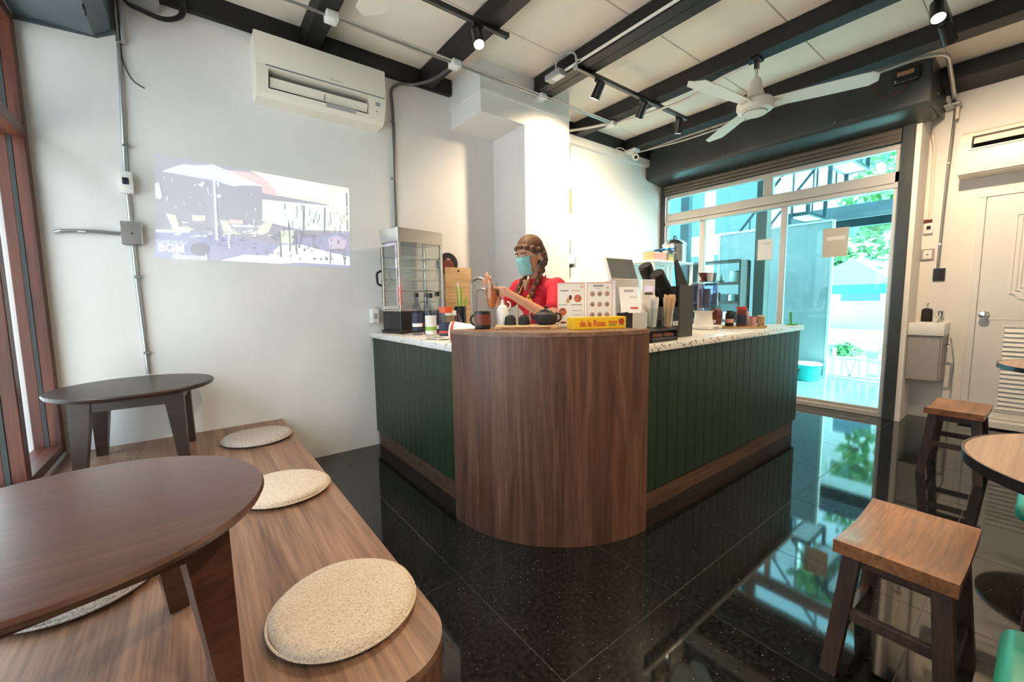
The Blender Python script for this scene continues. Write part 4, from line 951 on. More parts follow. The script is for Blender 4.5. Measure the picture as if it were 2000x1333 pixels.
# hair: cap with a parting, fringe braid and two plaits
ha = G()
ell(ha, hp(-.018, 0, .040), .100, .086, .096, HR); ell(ha, hp(-.045, 0, .0), .078, .084, .095, HR)
for s_ in (-1, 1):
    ell(ha, hp(-.05, s_*.055, -.02), .045, .034, .075, HR)
    br = [hp(.072, s_*.012, .078), hp(.060, s_*.045, .068), hp(.030, s_*.070, .052), hp(-.005, s_*.084, .030), hp(-.04, s_*.085, -.01), hp(-.055, s_*.076, -.055)]
    for k, p in enumerate(br): ell(ha, p, .020, .017, .017)
    dn = [Vector(br[-1]), Vector((1.865, 2.15-s_*0+hl.y*s_*.070, 1.345)), Vector((1.815, 2.15+hl.y*s_*.085, 1.285)), Vector((1.775, 2.15+hl.y*s_*.080, 1.225)), Vector((1.762, 2.15+hl.y*s_*.070, 1.165))]
    N_ = 13
    for k in range(N_):
        u = k/(N_-1)*(len(dn)-1); i = min(int(u), len(dn)-2); p = dn[i].lerp(dn[i+1], u-i)
        ell(ha, p+Vector((0, .007*(-1)**k, 0)), .017, .016, .019)
soup(ha, 'hair', 'hair', pr_, .005, 2)
# mask, ear loops, eyes, brows
nu, nv = 16, 12; vs = []; fs = []
for i in range(nu+1):
    for j in range(nv+1):
        a = (i/nu-.5)*2.05; b = j/nv
        u = .012-.125*b; f = .100*math.cos(a)*(1-.10*(2*b-1)**2)+.022+.006*math.sin(b*PI)+.004*math.sin(b*9.4); l = .072*math.sin(a)*(1-.22*b)
        vs.append(hp(f-.004, l, u+.006*math.cos(a)))
for i in range(nu):
    for j in range(nv): fs.append((i*(nv+1)+j, (i+1)*(nv+1)+j, (i+1)*(nv+1)+j+1, i*(nv+1)+j+1))
g = G().add(vs, fs); n_ = len(g.v); back = [Vector(p)-hf*.004 for p in vs]
g.v += [tuple(p) for p in back]; g.f += [tuple(i+n_ for i in reversed(f)) for f in fs]
mk('face_mask', g, 'mask', pr_, ang=180)
lo = G()
for s_ in (-1, 1):
    lo.tube(bend([hp(.066, s_*.063, .006), hp(.0, s_*.083, .008), hp(-.03, s_*.084, -.01), hp(-.022, s_*.082, -.045), hp(.0, s_*.080, -.052), hp(.058, s_*.052, -.100)], .02), .0018, 5)
mk('ear_loop', lo, 'mask', pr_)
for s_ in (-1, 1):
    mk('eye', ell(G(), hp(.086, s_*.029, .010), .012, .018, .0045, HR), 'dark_ink', pr_)
    mk('eyebrow', G().tube([hp(.097, s_*.013, .040), hp(.093, s_*.030, .043), hp(.079, s_*.050, .035)], .0048, 6), 'hair', pr_)
# the cup of tea and the stick in her hands
t = thing('tea_cup', 'clear tapered cup of orange milk tea held by the barista', 'cup', (CUP.x, CUP.y, 1.10))
mk('cup_wall', G().lathe([(.018, 1.10), (.033, 1.15), (.038, 1.20), (.040, 1.258), (.0385, 1.258), (.0365, 1.20), (.0315, 1.151), (.016, 1.104)], (CUP.x, CUP.y, 0), 28, ring=True), 'clear', t)
mk('tea', G().lathe([(0, 1.106), (.015, 1.106), (.030, 1.151), (.0355, 1.20), (.037, 1.232), (0, 1.232)], (CUP.x, CUP.y, 0), 28), 'tea', t)
tag(mk('stirring_stick', G().tube([(1.500, 2.155, 1.20), (1.506, 2.19, 1.282), (1.512, 2.215, 1.33)], .006, 8), 'pale_wood'), 'short tan stirring stick pinched over the tea cup', 'stick')

# ------------------------------------------------------------------ things on the walnut unit
V, W = 1.0055, .9155
RX, RY = Vector((.79, -.61, 0)), Vector((.61, .79, 0))
t = thing('mug', 'black mug with brown pattern on the edge of the walnut unit', 'mug', (1.195, 1.800, V), R(120))
mk('cup', G().lathe([(.038, 0), (.041, .003), (.043, .09), (.040, .09), (.038, .008), (0, .008)], (0, 0, 0), 28), 'black', t, True)
mk('print', G().lathe([(.0418, .02), (.0432, .075), (.0438, .075), (.0424, .02)], n=28, ring=True), 'brown', t, True)
mk('handle', G().tube([(.04+.030*math.sin(a*PI/8), 0, .045+.028*math.cos(a*PI/8)) for a in range(9)], .006, 8), 'black', t, True)
t = thing('squeeze_bottle', 'white squeeze bottle with curled spout between mug and tray', 'bottle', (1.300, 1.765, V))
mk('bottle', G().lathe([(.030, 0), (.033, .004), (.033, .085), (.028, .10), (0, .10)], n=24), 'white', t, True); mk('cap', G().lathe([(.026, .1), (.024, .112), (.010, .122), (.006, .15), (0, .15)], n=20), 'paper', t, True)
mk('handle', G().tube([(.030+.022*math.sin(a*PI/8), 0, .118+.020*math.cos(a*PI/8)) for a in range(9)], .004, 6), 'paper', t, True)
ang = math.atan2(RX.y, RX.x)
t = thing('serving_tray', 'small pale wooden serving tray on the walnut unit', 'tray', (1.350, 1.636, V), ang)
mk('board', G().box(-.155, .155, -.075, .075, 0, .018, .004, 2), 'pale_wood', t, True); mk('groove', G().box(-.12, .12, -.0765, -.075, .006, .010), 'brown', t, True, smooth=False)
def tcup(label, x, y):
    t = thing('tea_bowl', label, 'cup', (x, y, V+.0185), 0, 'small black tea bowls on the tray')
    mk('bowl', G().lathe([(.031, 0), (.031, .004), (.026, .040), (.022, .044), (0, .044)], n=26), 'matte_black', t, True); mk('foot_ring', G().lathe([(.014, .044), (.018, .044), (.018, .049), (.014, .049)], n=22, ring=True), 'black', t, True)
tcup('small black upturned tea bowl beside the white squeeze bottle', 1.300, 1.700); tcup('small black upturned tea bowl beside the black teapot', 1.356, 1.656)
t = thing('teapot', 'round black cast iron teapot at the end of the pale tray', 'teapot', (1.440, 1.582, V+.0185), ang)
mk('pot', G().lathe([(.035, 0), (.050, .008), (.060, .030), (.056, .052), (.034, .066), (0, .066)], n=30), 'matte_black', t, True); mk('lid', G().lathe([(.034, .0665), (.030, .074), (.008, .080), (.006, .086), (.010, .092), (0, .097)], n=24), 'black', t, True)
mk('spout', G().tube([(-.052, 0, .030), (-.070, 0, .040), (-.078, 0, .056)], .008, 8, [.011, .008, .006]), 'matte_black', t, True); mk('handle', G().tube([(.05+.028*math.sin(a*PI/8), 0, .036+.022*math.cos(a*PI/8)) for a in range(9)], .005, 6), 'matte_black', t, True)
# menu boards
md = Vector((.804, -.594, 0)); mo = Vector((1.498, 1.556, V))
nrm = Vector((-.594, -.804, 0))
def menu(label, s0, s1, h, prints):
    a = mo+md*s0; w_ = s1-s0; c_ = a+md*(w_/2)
    t = thing('menu_board', label, 'menu', tuple(c_), 0, 'menu boards on the walnut unit')
    fr = frame(a, md, (0, 0, 1))
    mk('board', G().box(0, w_, 0, h, -.006, 0).xf(fr), 'paper', t, smooth=False)
    mk('border', G().box(0, w_, h-.006, h, 0, .0006).box(0, .003, 0, h, 0, .0006).box(w_-.003, w_, 0, h, 0, .0006).xf(fr), 'pink_ink', t, smooth=False)
    mk('stand', G().box(.01, w_-.01, 0, .006, -.045, .0).hexa([(.02, .0, -.045), (w_-.02, .0, -.045), (w_-.02, 0, -.041), (.02, 0, -.041), (.02, h*.7, -.011), (w_-.02, h*.7, -.011), (w_-.02, h*.7, -.007), (.02, h*.7, -.007)]).xf(fr), 'clear', t, smooth=False)
    for nm, kind, x, y, sx, sy, mt in prints:
        g = G()
        if kind == 'd': g.cyl((x, y, 0), (x, y, .0008), sx, n=22); g.v = [(p[0], y+(p[1]-y)*sy, p[2]) for p in g.v]
        else: g.box(x-sx/2, x+sx/2, y-sy/2, y+sy/2, 0, .0008)
        mk(nm, g.xf(fr), mt, t, smooth=False)
P1 = [('food_photo', 'd', .105, .150, .019, 1, 'orange'), ('food_photo', 'd', .106, .152, .0135, 1, 'pink_ink'), ('food_photo', 'd', .026, .082, .020, 1, 'orange'), ('food_photo', 'd', .026, .084, .014, 1, 'pink_ink'), ('drink_photo', 'd', .066, .155, .008, 1.6, 'brown'), ('drink_photo', 'd', .054, .138, .009, 1.4, 'pale_wood'),
      ('text_line', 'b', .035, .190, .040, .007, 'grey_ink'), ('text_line', 'b', .095, .190, .045, .004, 'tan_ink'), ('logo', 'b', .125, .208, .016, .007, 'pink_ink'), ('text_line', 'b', .028, .118, .045, .004, 'grey_ink'), ('text_line', 'b', .10, .117, .055, .003, 'dark_ink'), ('text_line', 'b', .10, .088, .05, .003, 'grey_ink'), ('text_line', 'b', .10, .066, .05, .002, 'grey_ink'), ('chevron', 'b', .030, .026, .028, .010, 'brown')]
menu('pink edged menu board with two orange dishes behind yellow candy box', 0, .143, .232, P1)
P2 = [('text_line', 'b', .060, .213, .052, .010, 'grey_ink'), ('logo', 'b', .108, .203, .014, .008, 'tan_ink'), ('text_line', 'b', .06, .198, .026, .003, 'tan_ink')]
for r_ in range(3):
    for c_ in range(3):
        P2 += [('food_photo', 'd', .030+.038*c_, .172-.054*r_, .0135, 1.05, 'tan_ink'), ('food_photo', 'd', .031+.038*c_, .171-.054*r_, .0085, 1, 'grey_ink' if (r_+c_) % 2 else 'pink_ink')]
menu('white menu board with nine small round dishes behind yellow candy box', .150, .284, .232, P2)
# candy box
bd = Vector((.94, -.342, 0)).normalized(); ba = Vector((1.4375, 1.385, V)); fr = frame(ba, bd, (0, 0, 1)); Lb = .288
t = thing('candy_box', 'long yellow candy box with red lettering on the walnut unit', 'box', tuple(ba+bd*.144), 0)
mk('carton', G().box(0, Lb, 0, .056, -.072, 0, .0015, 1).xf(fr), 'yellow', t, smooth=False)
mk('lid_flap', G().box(.004, Lb-.004, .0562, .0575, -.070, -.004).xf(fr), 'yellow', t, smooth=False)
text('brand_text', 'de la Rosa', .042, 'red_ink', t, fr @ Matrix.Translation((.102, .027, .0008)), .0005, True, .80)
mk('small_text_line', G().box(.19, .238, .030, .036, .0002, .0008).xf(fr), 'red_ink', t, smooth=False)
mk('small_text_line', G().box(.19, .236, .021, .024, .0002, .0008).box(.192, .232, .014, .0165, .0002, .0008).xf(fr), 'dark_ink', t, smooth=False)
ro = G()
for k in range(6): ro.cyl((.262+.0085*math.cos(k*PI/3), .033+.0085*math.sin(k*PI/3), .0002), (.262+.0085*math.cos(k*PI/3), .033+.0085*math.sin(k*PI/3), .0012), .0085, n=14)
ro.cyl((.262, .033, .0002), (.262, .033, .0018), .006, n=14)
rs = mk('rose_print', ro.xf(fr), 'red_ink', t, smooth=False)
mk('rose_leaf', G().prism([(.246, .020), (.258, .026), (.252, .012)], .0002, .0009).prism([(.266, .022), (.278, .018), (.272, .010)], .0002, .0009).prism([(.243, .04), (.25, .046), (.253, .038)], .0002, .0009).xf(fr), 'leaf_green', t, smooth=False)

# ------------------------------------------------------------------ things on the left worktop
t = thing('food_warmer', 'tall glass and steel food warmer cabinet beside the white wall', 'food warmer', (1.39, 3.08, W), R(11.5))
A = Vector((1.215, 2.915, W)); wr = R(11.5); wx = Vector((math.cos(wr), math.sin(wr), 0)); fr = frame(A, wx, (0, 0, 1))   # x along right face, y up, z towards the room
ww, wd_, wh = .415, .235, .775
def wb(g): return g.xf(fr)
mk('base', wb(G().box(0, ww, .022, .165, -wd_, 0, .004, 1)), 'black', t); mk('base_trim', wb(G().box(-.004, ww+.004, .165, .177, -wd_-.004, .004, .002, 1)), 'steel', t); mk('base_foot', wb(G().box(-.012, ww+.012, 0, .022, -wd_-.006, .012, .003, 1)), 'black', t)
for x in (0, ww-.022):
    for z in (-wd_, -.022): mk('corner_post', wb(G().box(x, x+.022, .177, wh-.10, z, z+.022, .002, 1)), 'steel', t, smooth=False)
mk('top_box', wb(G().box(-.002, ww+.002, wh-.10, wh, -wd_-.002, .002, .003, 1)), 'steel', t, smooth=False)
for x0_, x1_, z0_, z1_ in ((.022, ww-.022, -.012, -.008), (.022, ww-.022, -wd_+.008, -wd_+.012)): mk('glass_panel', wb(G().box(x0_, x1_, .177, wh-.10, z0_, z1_)), 'clear', t, smooth=False)
for x in (.008, ww-.012): mk('glass_panel', wb(G().box(x, x+.004, .177, wh-.10, -wd_+.022, -.022)), 'clear', t, smooth=False)
for k in range(5):
    y = .23+k*.085; g = G()
    g.box(.018, ww-.018, y, y+.006, -.024, -.018).box(.018, ww-.018, y, y+.006, -wd_+.018, -wd_+.024).box(.016, .022, y, y+.006, -wd_+.02, -.02).box(ww-.022, ww-.016, y, y+.006, -wd_+.02, -.02)
    for j in range(9): g.box(.05+j*.038, .053+j*.038, y+.001, y+.004, -wd_+.022, -.022)
    mk('rack', wb(g), 'chrome', t, smooth=False)
dr = mk('door_frame', wb(G().box(-.012, -.002, .185, .205, -wd_, 0).box(-.012, -.002, wh-.13, wh-.11, -wd_, 0).box(-.012, -.002, .205, wh-.13, -wd_, -wd_+.02).box(-.012, -.002, .205, wh-.13, -.02, 0)), 'chrome', t, smooth=False)
mk('door_handle', wb(G().tube(bend([(-.012, .36, -wd_+.02), (-.045, .37, -wd_+.02), (-.050, .45, -wd_+.02), (-.012, .47, -wd_+.02)], .02), .009, 8)), 'black', dr)
mk('control_knob', wb(G().cyl((.10, .09, 0), (.10, .09, .016), .015, n=18)), 'steel', t); mk('power_cord', wb(G().tube(bend([(-.01, .03, -.02), (-.05, .02, .02), (-.045, .006, .055), (.02, .006, .06)], .02), .004, 6)), 'black', t)
t = thing('socket_box', 'white double socket box on the wall beside the food warmer', 'socket', (1.135, 3.24, 1.0))
mk('case', G().box(1.100, 1.160, 3.195, YW-.001, .985, 1.10, .008, 3), 'white', t); mk('outlet', G().box(1.118, 1.142, 3.193, 3.1949, 1.02, 1.065), 'grey_plastic', t, smooth=False); mk('plug_lead', G().tube(bend([(1.13, 3.2, 1.10), (1.13, 3.19, 1.115), (1.17, 3.2, 1.11)], .01), .004, 6), 'white', t)
def bottle(label, x, y, h, r_, body, capm, lab1, lab2=None, jar=False, clr=True):
    t = thing('syrup_bottle' if not jar else 'storage_jar', label, 'bottle' if not jar else 'jar', (x, y, W), 0, 'bottles on the left worktop')
    if jar: mk('jar', G().lathe([(r_*.93, 0), (r_, .004), (r_, h*.78), (r_*.9, h*.82), (0, h*.82)], n=24), body, t, True); mk('lid', G().lathe([(r_*.96, h*.82), (r_*.96, h), (0, h)], n=24), capm, t, True)
    else:
        mk('glass', G().lathe([(r_*.93, 0), (r_, .005), (r_, h*.60), (r_*.8, h*.68), (r_*.42, h*.78), (r_*.36, h*.90), (0, h*.90)], n=24), body, t, True); mk('cap', G().lathe([(r_*.48, h*.90), (r_*.48, h), (0, h)], n=20), capm, t, True)
    mk('label_band', G().lathe([(r_+.0006, h*.12), (r_+.0006, h*.52), (r_+.0012, h*.52), (r_+.0012, h*.12)], n=24, ring=True), lab1, t, True)
    if lab2: mk('label_stripe', G().lathe([(r_+.0014, h*.20), (r_+.0014, h*.28), (r_+.002, h*.28), (r_+.002, h*.20)], n=24, ring=True), lab2, t, True)
bottle('dark syrup bottle with navy label nearest the food warmer', 1.262, 2.735, .295, .034, 'smoke', 'black', 'navy', 'white_ink')
bottle('dark syrup bottle with maroon striped label behind navy one', 1.352, 2.745, .295, .034, 'smoke', 'black', 'navy', 'red_ink')
bottle('clear bottle with white label and lime green stripe', 1.172, 2.345, .285, .033, 'clear', 'black', 'paper', 'lime')
bottle('clear bottle with navy label beside the orange-lidded jar', 1.262, 2.425, .297, .033, 'clear', 'black', 'navy', 'white_ink')
bottle('jar with orange lid and navy label beside lying paper cup', 1.235, 2.265, .20, .042, 'clear', 'orange', 'navy', 'red_ink', True)
bottle('jar with white lid behind the clear bottles', 1.40, 2.50, .17, .040, 'clear', 'white', 'pale_wood', None, True)
t = thing('paper_cup', 'white paper cup with red band lying on its side on the worktop', 'cup', (1.22, 2.06, W))
a_, b_ = Vector((1.185, 2.125, W+.060)), Vector((1.335, 1.985, W+.045)); dv = (b_-a_).normalized()
q_ = dv.to_track_quat('Z', 'Y'); ln = (b_-a_).length
def lying(prof, nm, mt, ring=False): mk(nm, G().lathe(prof, tuple(a_), 28, axis=tuple(dv), ring=ring), mt, t)
lying([(0, 0), (.050, 0), (.058, .004), (.0585, .03), (.040, ln), (.037, ln), (.053, .006), (0, .006)], 'cup_wall', 'paper'); lying([(.0592, .012), (.0592, .028), (.0600, .028), (.0600, .012)], 'red_band', 'red_ink', True); lying([(.034, ln-.012), (.0375, ln-.002), (.0375, ln-.001), (.0, ln-.010)], 'inside', 'black')
# alcove with sink, tap, board, knives
t = thing('sink_cabinet', 'low steel-topped sink cabinet in the alcove behind the barista', 'cabinet', (2.02, 3.06, 0))
mk('body', G().box(1.745, 2.322, 2.86, YW-.002, .0, .885, .003, 1), 'grey_laminate', t, smooth=False); mk('steel_top', G().box(1.735, 2.326, 2.85, YW-.002, .8855, .905, .003, 1), 'steel', t, smooth=False); mk('door', G().box(1.76, 2.03, 2.852, 2.859, .06, .87, .002, 1).box(2.035, 2.31, 2.852, 2.859, .06, .87, .002, 1), 'grey_laminate', t, smooth=False)
def goose(label, x, y, z0, zt, rch, r_):
    t = thing('sink_tap', label, 'tap', (x, y, z0), 0, 'gooseneck taps')
    mk('neck', G().tube([(x, y, z0), (x, y, zt-rch/2)]+[(x+rch/2*(1-math.cos(a*PI/10)), y-.15*rch*(1-math.cos(a*PI/10)), zt-rch/2+rch/2*math.sin(a*PI/10)) for a in range(1, 11)]+[(x+rch, y-.3*rch, zt-rch/2-.04)], r_, 10), 'brushed', t); mk('base', G().lathe([(.024, 0), (.022, .012), (.012, .02), (0, .02)], (x, y, z0), 18), 'chrome', t)
goose('tall steel gooseneck tap in the alcove sink', 1.83, 2.905, .9055, 1.335, .11, .012)
goose('short thin steel gooseneck tap beside the tall one', 1.885, 2.92, .9055, 1.25, .08, .007)
t = thing('chopping_board', 'pale yellow chopping board leaning on the white wall', 'board', (1.80, 3.22, .906))
mk('board', G().box(1.762, 2.03, 3.225, 3.243, .9055, 1.445, .006, 2), 'pale_wood', t); mk('hanging_hole', G().cyl((1.895, 3.2245, 1.415), (1.895, 3.2252, 1.415), .012, n=16), 'brown', t)
t = thing('round_plaque', 'round black plaque with brown relief on the wall above the chopping board', 'plaque', (1.80, 3.26, 1.40))
mk('disc', G().cyl((1.81, YW-.001, 1.475), (1.81, 3.252, 1.475), .095, n=40), 'matte_black', t); mk('rim', G().tube([(1.81+.095*math.cos(a*PI/20), 3.252, 1.475+.095*math.sin(a*PI/20)) for a in range(41)], .004, 6), 'mid_grey', t)
mk('relief', ell(ell(ell(G(), (1.81, 3.252, 1.475), .045, .012, .05), (1.78, 3.252, 1.46), .03, .010, .04), (1.84, 3.252, 1.455), .03, .010, .04), 'brown', t)
t = thing('utensil_holder', 'utensil pot with lime green knife handles by the chopping board', 'utensils', (1.80, 3.05, .906))
mk('pot', G().lathe([(.045, 0), (.05, .004), (.05, .20), (.047, .20), (.045, .006), (0, .006)], (1.80, 3.05, .9055), 26), 'black', t)
for k, (dx, dy, l_, m_) in enumerate(((-.015, .0, .36, 'lime'), (.02, .01, .36, 'lime'), (.0, .02, .40, 'white_ink'), (.03, -.02, .27, 'lime'))):
    mk('utensil_handle', G().tube([(1.80+dx*.4, 3.05+dy*.4, .93), (1.80+dx, 3.05+dy, .906+l_*.6), (1.80+dx*1.5, 3.05+dy*1.5, .906+l_)], .009, 8, [.004, .009, .008]), m_, t)
t = thing('dish_rack', 'clear domed bowl on a red rimmed dish rack behind the bottles', 'dish rack', (1.50, 2.70, W))
mk('rack', G().box(1.40, 1.60, 2.56, 2.86, W, W+.012, .003, 1).box(1.39, 1.61, 2.55, 2.87, W+.05, W+.056, .002, 1), 'red_ink', t, smooth=False)
for k in range(4): mk('rack_post', G().cyl((1.41+.18*(k % 2), 2.57+.28*(k//2), W), (1.41+.18*(k % 2), 2.57+.28*(k//2), W+.055), .004, n=8), 'steel', t)
mk('bowl', G().lathe([(.095, W+.058), (.09, W+.10), (.065, W+.14), (.02, W+.158), (0, W+.158)], (1.5, 2.70, 0), 30), 'clear', t)

# ------------------------------------------------------------------ things on the right worktop
t = thing('cup_organizer', 'black cup and lid organizer marked TIP BOX on the terrazzo worktop', 'organizer', (2.29, 1.47, W))
mk('tip_box', G().box(2.152, 2.278, 1.337, 1.60, W, 1.03, .002, 1), 'black', t, smooth=False)
mk('tall_bin', G().prism([(2.280, W), (2.428, W), (2.428, 1.225), (2.280, 1.225)], 1.337, 1.345, 'y').box(2.42, 2.428, 1.345, 1.60, W, 1.225).box(2.28, 2.288, 1.345, 1.60, W, 1.10).box(2.28, 2.428, 1.592, 1.60, W, 1.225).box(2.288, 2.42, 1.345, 1.592, W, W+.006), 'mid_black', t, smooth=False)
mk('slanted_divider', G().hexa([(2.30, 1.35, 1.08), (2.415, 1.35, 1.20), (2.415, 1.36, 1.20), (2.30, 1.36, 1.08), (2.245, 1.35, 1.36), (2.265, 1.35, 1.375), (2.265, 1.36, 1.375), (2.245, 1.36, 1.36)]), 'matte_black', t, smooth=False)
text('tip_text', 'TIP BOX', .036, 'white_ink', t, frame((2.217, 1.3362, 1.002), (1, 0, 0), (0, 0, 1)), .0005, True, .72)
def stack(label, y, p0, dr_, n_, r_):
    t = thing('cup_stack', label, 'cups', tuple(p0), 0, 'stacks of black paper cups')
    d_ = Vector(dr_).normalized(); g = Vector(p0)
    for k in range(n_):
        c_ = g + d_*(k*.017)
        mk('cup', G().lathe([(r_, 0), (r_+.002, .003), (r_+.002, .009), (r_*.96, .010), (r_*.95, .0165), (0, .0165)], tuple(c_), 22, axis=tuple(d_)), 'black', t)
stack('stack of black paper cups leaning over the TIP BOX lettering', 1.42, (2.325, 1.415, 1.105), (-.66, 0, .75), 15, .040)
stack('stack of black paper cups leaning on the cash register side', 1.53, (2.345, 1.515, 1.11), (-.56, 0, .83), 17, .040)
t = thing('snack_box', 'black tray with clear lid holding brown snacks at the walnut unit edge', 'box', (2.03, 1.33, W))
mk('tray', G().box(1.90, 2.145, 1.262, 1.395, W, W+.022, .004, 1), 'black', t); mk('snack', G().box(1.92, 2.01, 1.275, 1.38, W+.023, W+.05, .006, 1).box(2.03, 2.125, 1.275, 1.38, W+.023, W+.048, .006, 1), 'brown', t)
mk('clear_lid', G().hexa([(1.903, 1.265, W+.022), (2.142, 1.265, W+.022), (2.142, 1.392, W+.022), (1.903, 1.392, W+.022), (1.92, 1.28, W+.056), (2.125, 1.28, W+.056), (2.125, 1.38, W+.056), (1.92, 1.38, W+.056)]), 'clear', t, smooth=False)
Q = .9855
t = thing('riser', 'low black stand over the snack box carrying napkins and straws', 'stand', (2.01, 1.36, W))
mk('tray', G().box(1.885, 2.137, 1.262, 1.455, .973, Q-.0005, .002, 1), 'black', t, smooth=False); mk('side_panel', G().box(1.885, 1.890, 1.262, 1.455, W, .973), 'black', t, smooth=False); mk('side_panel', G().box(2.132, 2.137, 1.262, 1.455, W, .973), 'black', t, smooth=False); mk('back_panel', G().box(1.89, 2.132, 1.45, 1.455, W, .973), 'black', t, smooth=False)
t = thing('napkin_box', 'white napkin holder in front of the straw cups', 'napkins', (1.95, 1.385, Q))
fr = frame((1.905, 1.41, Q), RX, (0, 0, 1))
mk('box', G().hexa([(0, 0, -.045), (.092, 0, -.045), (.092, 0, 0), (0, 0, 0), (-.004, .088, -.045), (.096, .088, -.045), (.096, .088, .002), (-.004, .088, .002)]).xf(fr), 'paper', t, smooth=False); mk('napkin', G().box(.01, .085, .0882, .098, -.036, -.008).xf(fr), 'paper', t, smooth=False)
def straws(label, x, y, mt, cm, n_, ln_, spread):
    t = thing('straw_cup', label, 'straws', (x, y, Q), 0, 'clear cups of straws')
    mk('cup', G().lathe([(.024, 0), (.026, .002), (.034, .11), (.0325, .11), (.0245, .004), (0, .004)], (x, y, Q), 24), 'clear', t)
    rnd = random.Random(n_)
    for k in range(n_):
        a = rnd.uniform(0, 6.28); b = rnd.uniform(0, 1)**.5
        mk('straw', G().tube([(x+.017*b*math.cos(a), y+.017*b*math.sin(a), Q+.006), (x+(.017+spread)*b*math.cos(a)+spread*.5, y+(.017+spread*.6)*b*math.sin(a), Q+ln_+rnd.uniform(-.012, .012))], .0038, 6), mt, t)
straws('clear cup of pale wrapped straws behind the napkins', 2.030, 1.352, 'paper', 'clear', 44, .170, .016)
straws('clear cup of tan wooden stirrers leaning beside the TIP BOX', 2.097, 1.303, 'stirrer', 'clear', 46, .175, .030)
t = thing('sugar_packet_box', 'white packet box with purple emblem behind the straw cups', 'box', (2.085, 1.425, Q))
fr = frame((2.045, 1.430, Q), (.92, -.39, 0), (0, 0, 1))
mk('carton', G().box(0, .082, 0, .272, -.022, 0, .0015, 1).xf(fr), 'paper', t, smooth=False); mk('emblem', G().box(.012, .07, .205, .235, .0002, .001).xf(fr), 'pj_violet', t, smooth=False); mk('text_bar', G().box(.014, .066, .186, .198, .0002, .001).xf(fr), 'dark_ink', t, smooth=False)
t = thing('sign_card', 'tilted cream sign card with grey lettering beside the white menu board', 'sign', (1.80, 1.36, W))
fr = frame((1.762, 1.357, 1.078), (.79, -.61, -.02), (.03, .06, .135))
mk('card', G().box(0, .100, 0, .150, -.003, 0).xf(fr), 'paper', t, smooth=False); mk('lettering', G().box(.025, .075, .122, .134, 0, .0006).xf(fr), 'grey_ink', t, smooth=False); mk('lettering', G().box(.05, .09, .09, .093, 0, .0006).xf(fr), 'grey_ink', t, smooth=False); mk('lettering', G().box(.05, .09, .022, .033, 0, .0006).xf(fr), 'red_ink', t, smooth=False)
mk('holder', G().box(1.765, 1.83, 1.335, 1.39, W, 1.082, .003, 1), 'black', t, smooth=False)
t = thing('cash_register', 'white touch screen cash register with dark tilted display', 'cash register', (2.28, 1.77, W))
mk('stand', G().box(2.15, 2.45, 1.69, 1.86, W, 1.00, .006, 2).hexa([(2.20, 1.74, 1.0), (2.40, 1.74, 1.0), (2.40, 1.84, 1.0), (2.20, 1.84, 1.0), (2.17, 1.72, 1.27), (2.42, 1.72, 1.27), (2.42, 1.80, 1.27), (2.17, 1.80, 1.27)]), 'white', t, smooth=False)
fr = frame((2.148, 1.735, 1.275), (1, 0, .0), (.12, .35, 1))
mk('display_shell', G().box(0, .285, 0, .155, -.022, 0, .004, 2).xf(fr), 'white', t); mk('screen', G().box(.008, .277, .008, .147, .0002, .0012).xf(fr), 'mid_grey', t, smooth=False); mk('receipt', G().box(2.26, 2.33, 1.70, 1.703, 1.09, 1.22), 'paper', t, smooth=False)
t = thing('spray_bottle', 'small clear spray bottle with black nozzle beside the cash register', 'bottle', (2.38, 1.655, W))
mk('bottle', G().lathe([(.022, 0), (.024, .004), (.024, .28), (.010, .31), (0, .31)], (2.38, 1.655, W), 20), 'clear', t); mk('nozzle', G().lathe([(.012, .31), (.012, .335), (.006, .35), (0, .35)], (2.38, 1.655, W), 14), 'black', t)
t = thing('juice_blender', 'white based juicer with clear tank and black lid on the worktop', 'juicer', (3.06, 1.60, W))
mk('base', G().box(2.96, 3.16, 1.50, 1.70, W, W+.03, .01, 3).lathe([(.075, W+.03), (.065, W+.05), (.06, W+.12), (.075, W+.138), (0, W+.138)], (3.06, 1.60, 0), 30), 'white', t); mk('collar', G().lathe([(.098, W+.138), (.10, W+.15), (.095, W+.158), (0, W+.158)], (3.06, 1.60, 0), 32), 'smoke', t)
mk('tank', G().lathe([(.094, W+.158), (.098, W+.17), (.098, W+.335), (.095, W+.335), (.094, W+.172), (.090, W+.162)], (3.06, 1.60, 0), 36, ring=True), 'smoke', t); mk('inner_drum', G().lathe([(.045, W+.16), (.045, W+.30), (.042, W+.30), (.042, W+.16)], (3.06, 1.60, 0), 28, ring=True), 'steel', t)
mk('lid', G().lathe([(.100, W+.335), (.100, W+.345), (.06, W+.352), (0, W+.352)], (3.06, 1.60, 0), 36), 'clear', t); mk('feed_chute', G().box(3.065, 3.145, 1.55, 1.63, W+.353, W+.42, .006, 2), 'black', t); mk('badge', G().box(3.02, 3.10, 1.499, 1.5, W+.008, W+.02), 'grey_ink', t, smooth=False)
def small(nm, label, cat, x, y, z, parts, grp=None):
    t = thing(nm, label, cat, (x, y, z), 0, grp)
    for pn, prof, mt in parts: mk(pn, G().lathe(prof, n=24), mt, t, True)
small('plastic_cup', 'short stack of white plastic cups on the juicer lid', 'cups', 3.035, 1.545, W+.353, [('cup', [(.018, 0), (.024, .06), (0, .06)], 'paper'), ('rim', [(.024, .06), (.026, .063), (.0, .066)], 'white')])
small('coffee_dripper', 'brown coffee dripper resting on the juicer lid', 'dripper', 2.985, 1.575, W+.353, [('base', [(.022, 0), (.022, .006), (.010, .008), (0, .008)], 'brown'), ('cone', [(.009, .008), (.010, .02), (.032, .062), (.030, .062), (0, .03)], 'brown')])
t = thing('condiment_tray', 'oval pale wooden tray carrying jars on the terrazzo worktop', 'tray', (3.33, 1.47, W), R(-45))
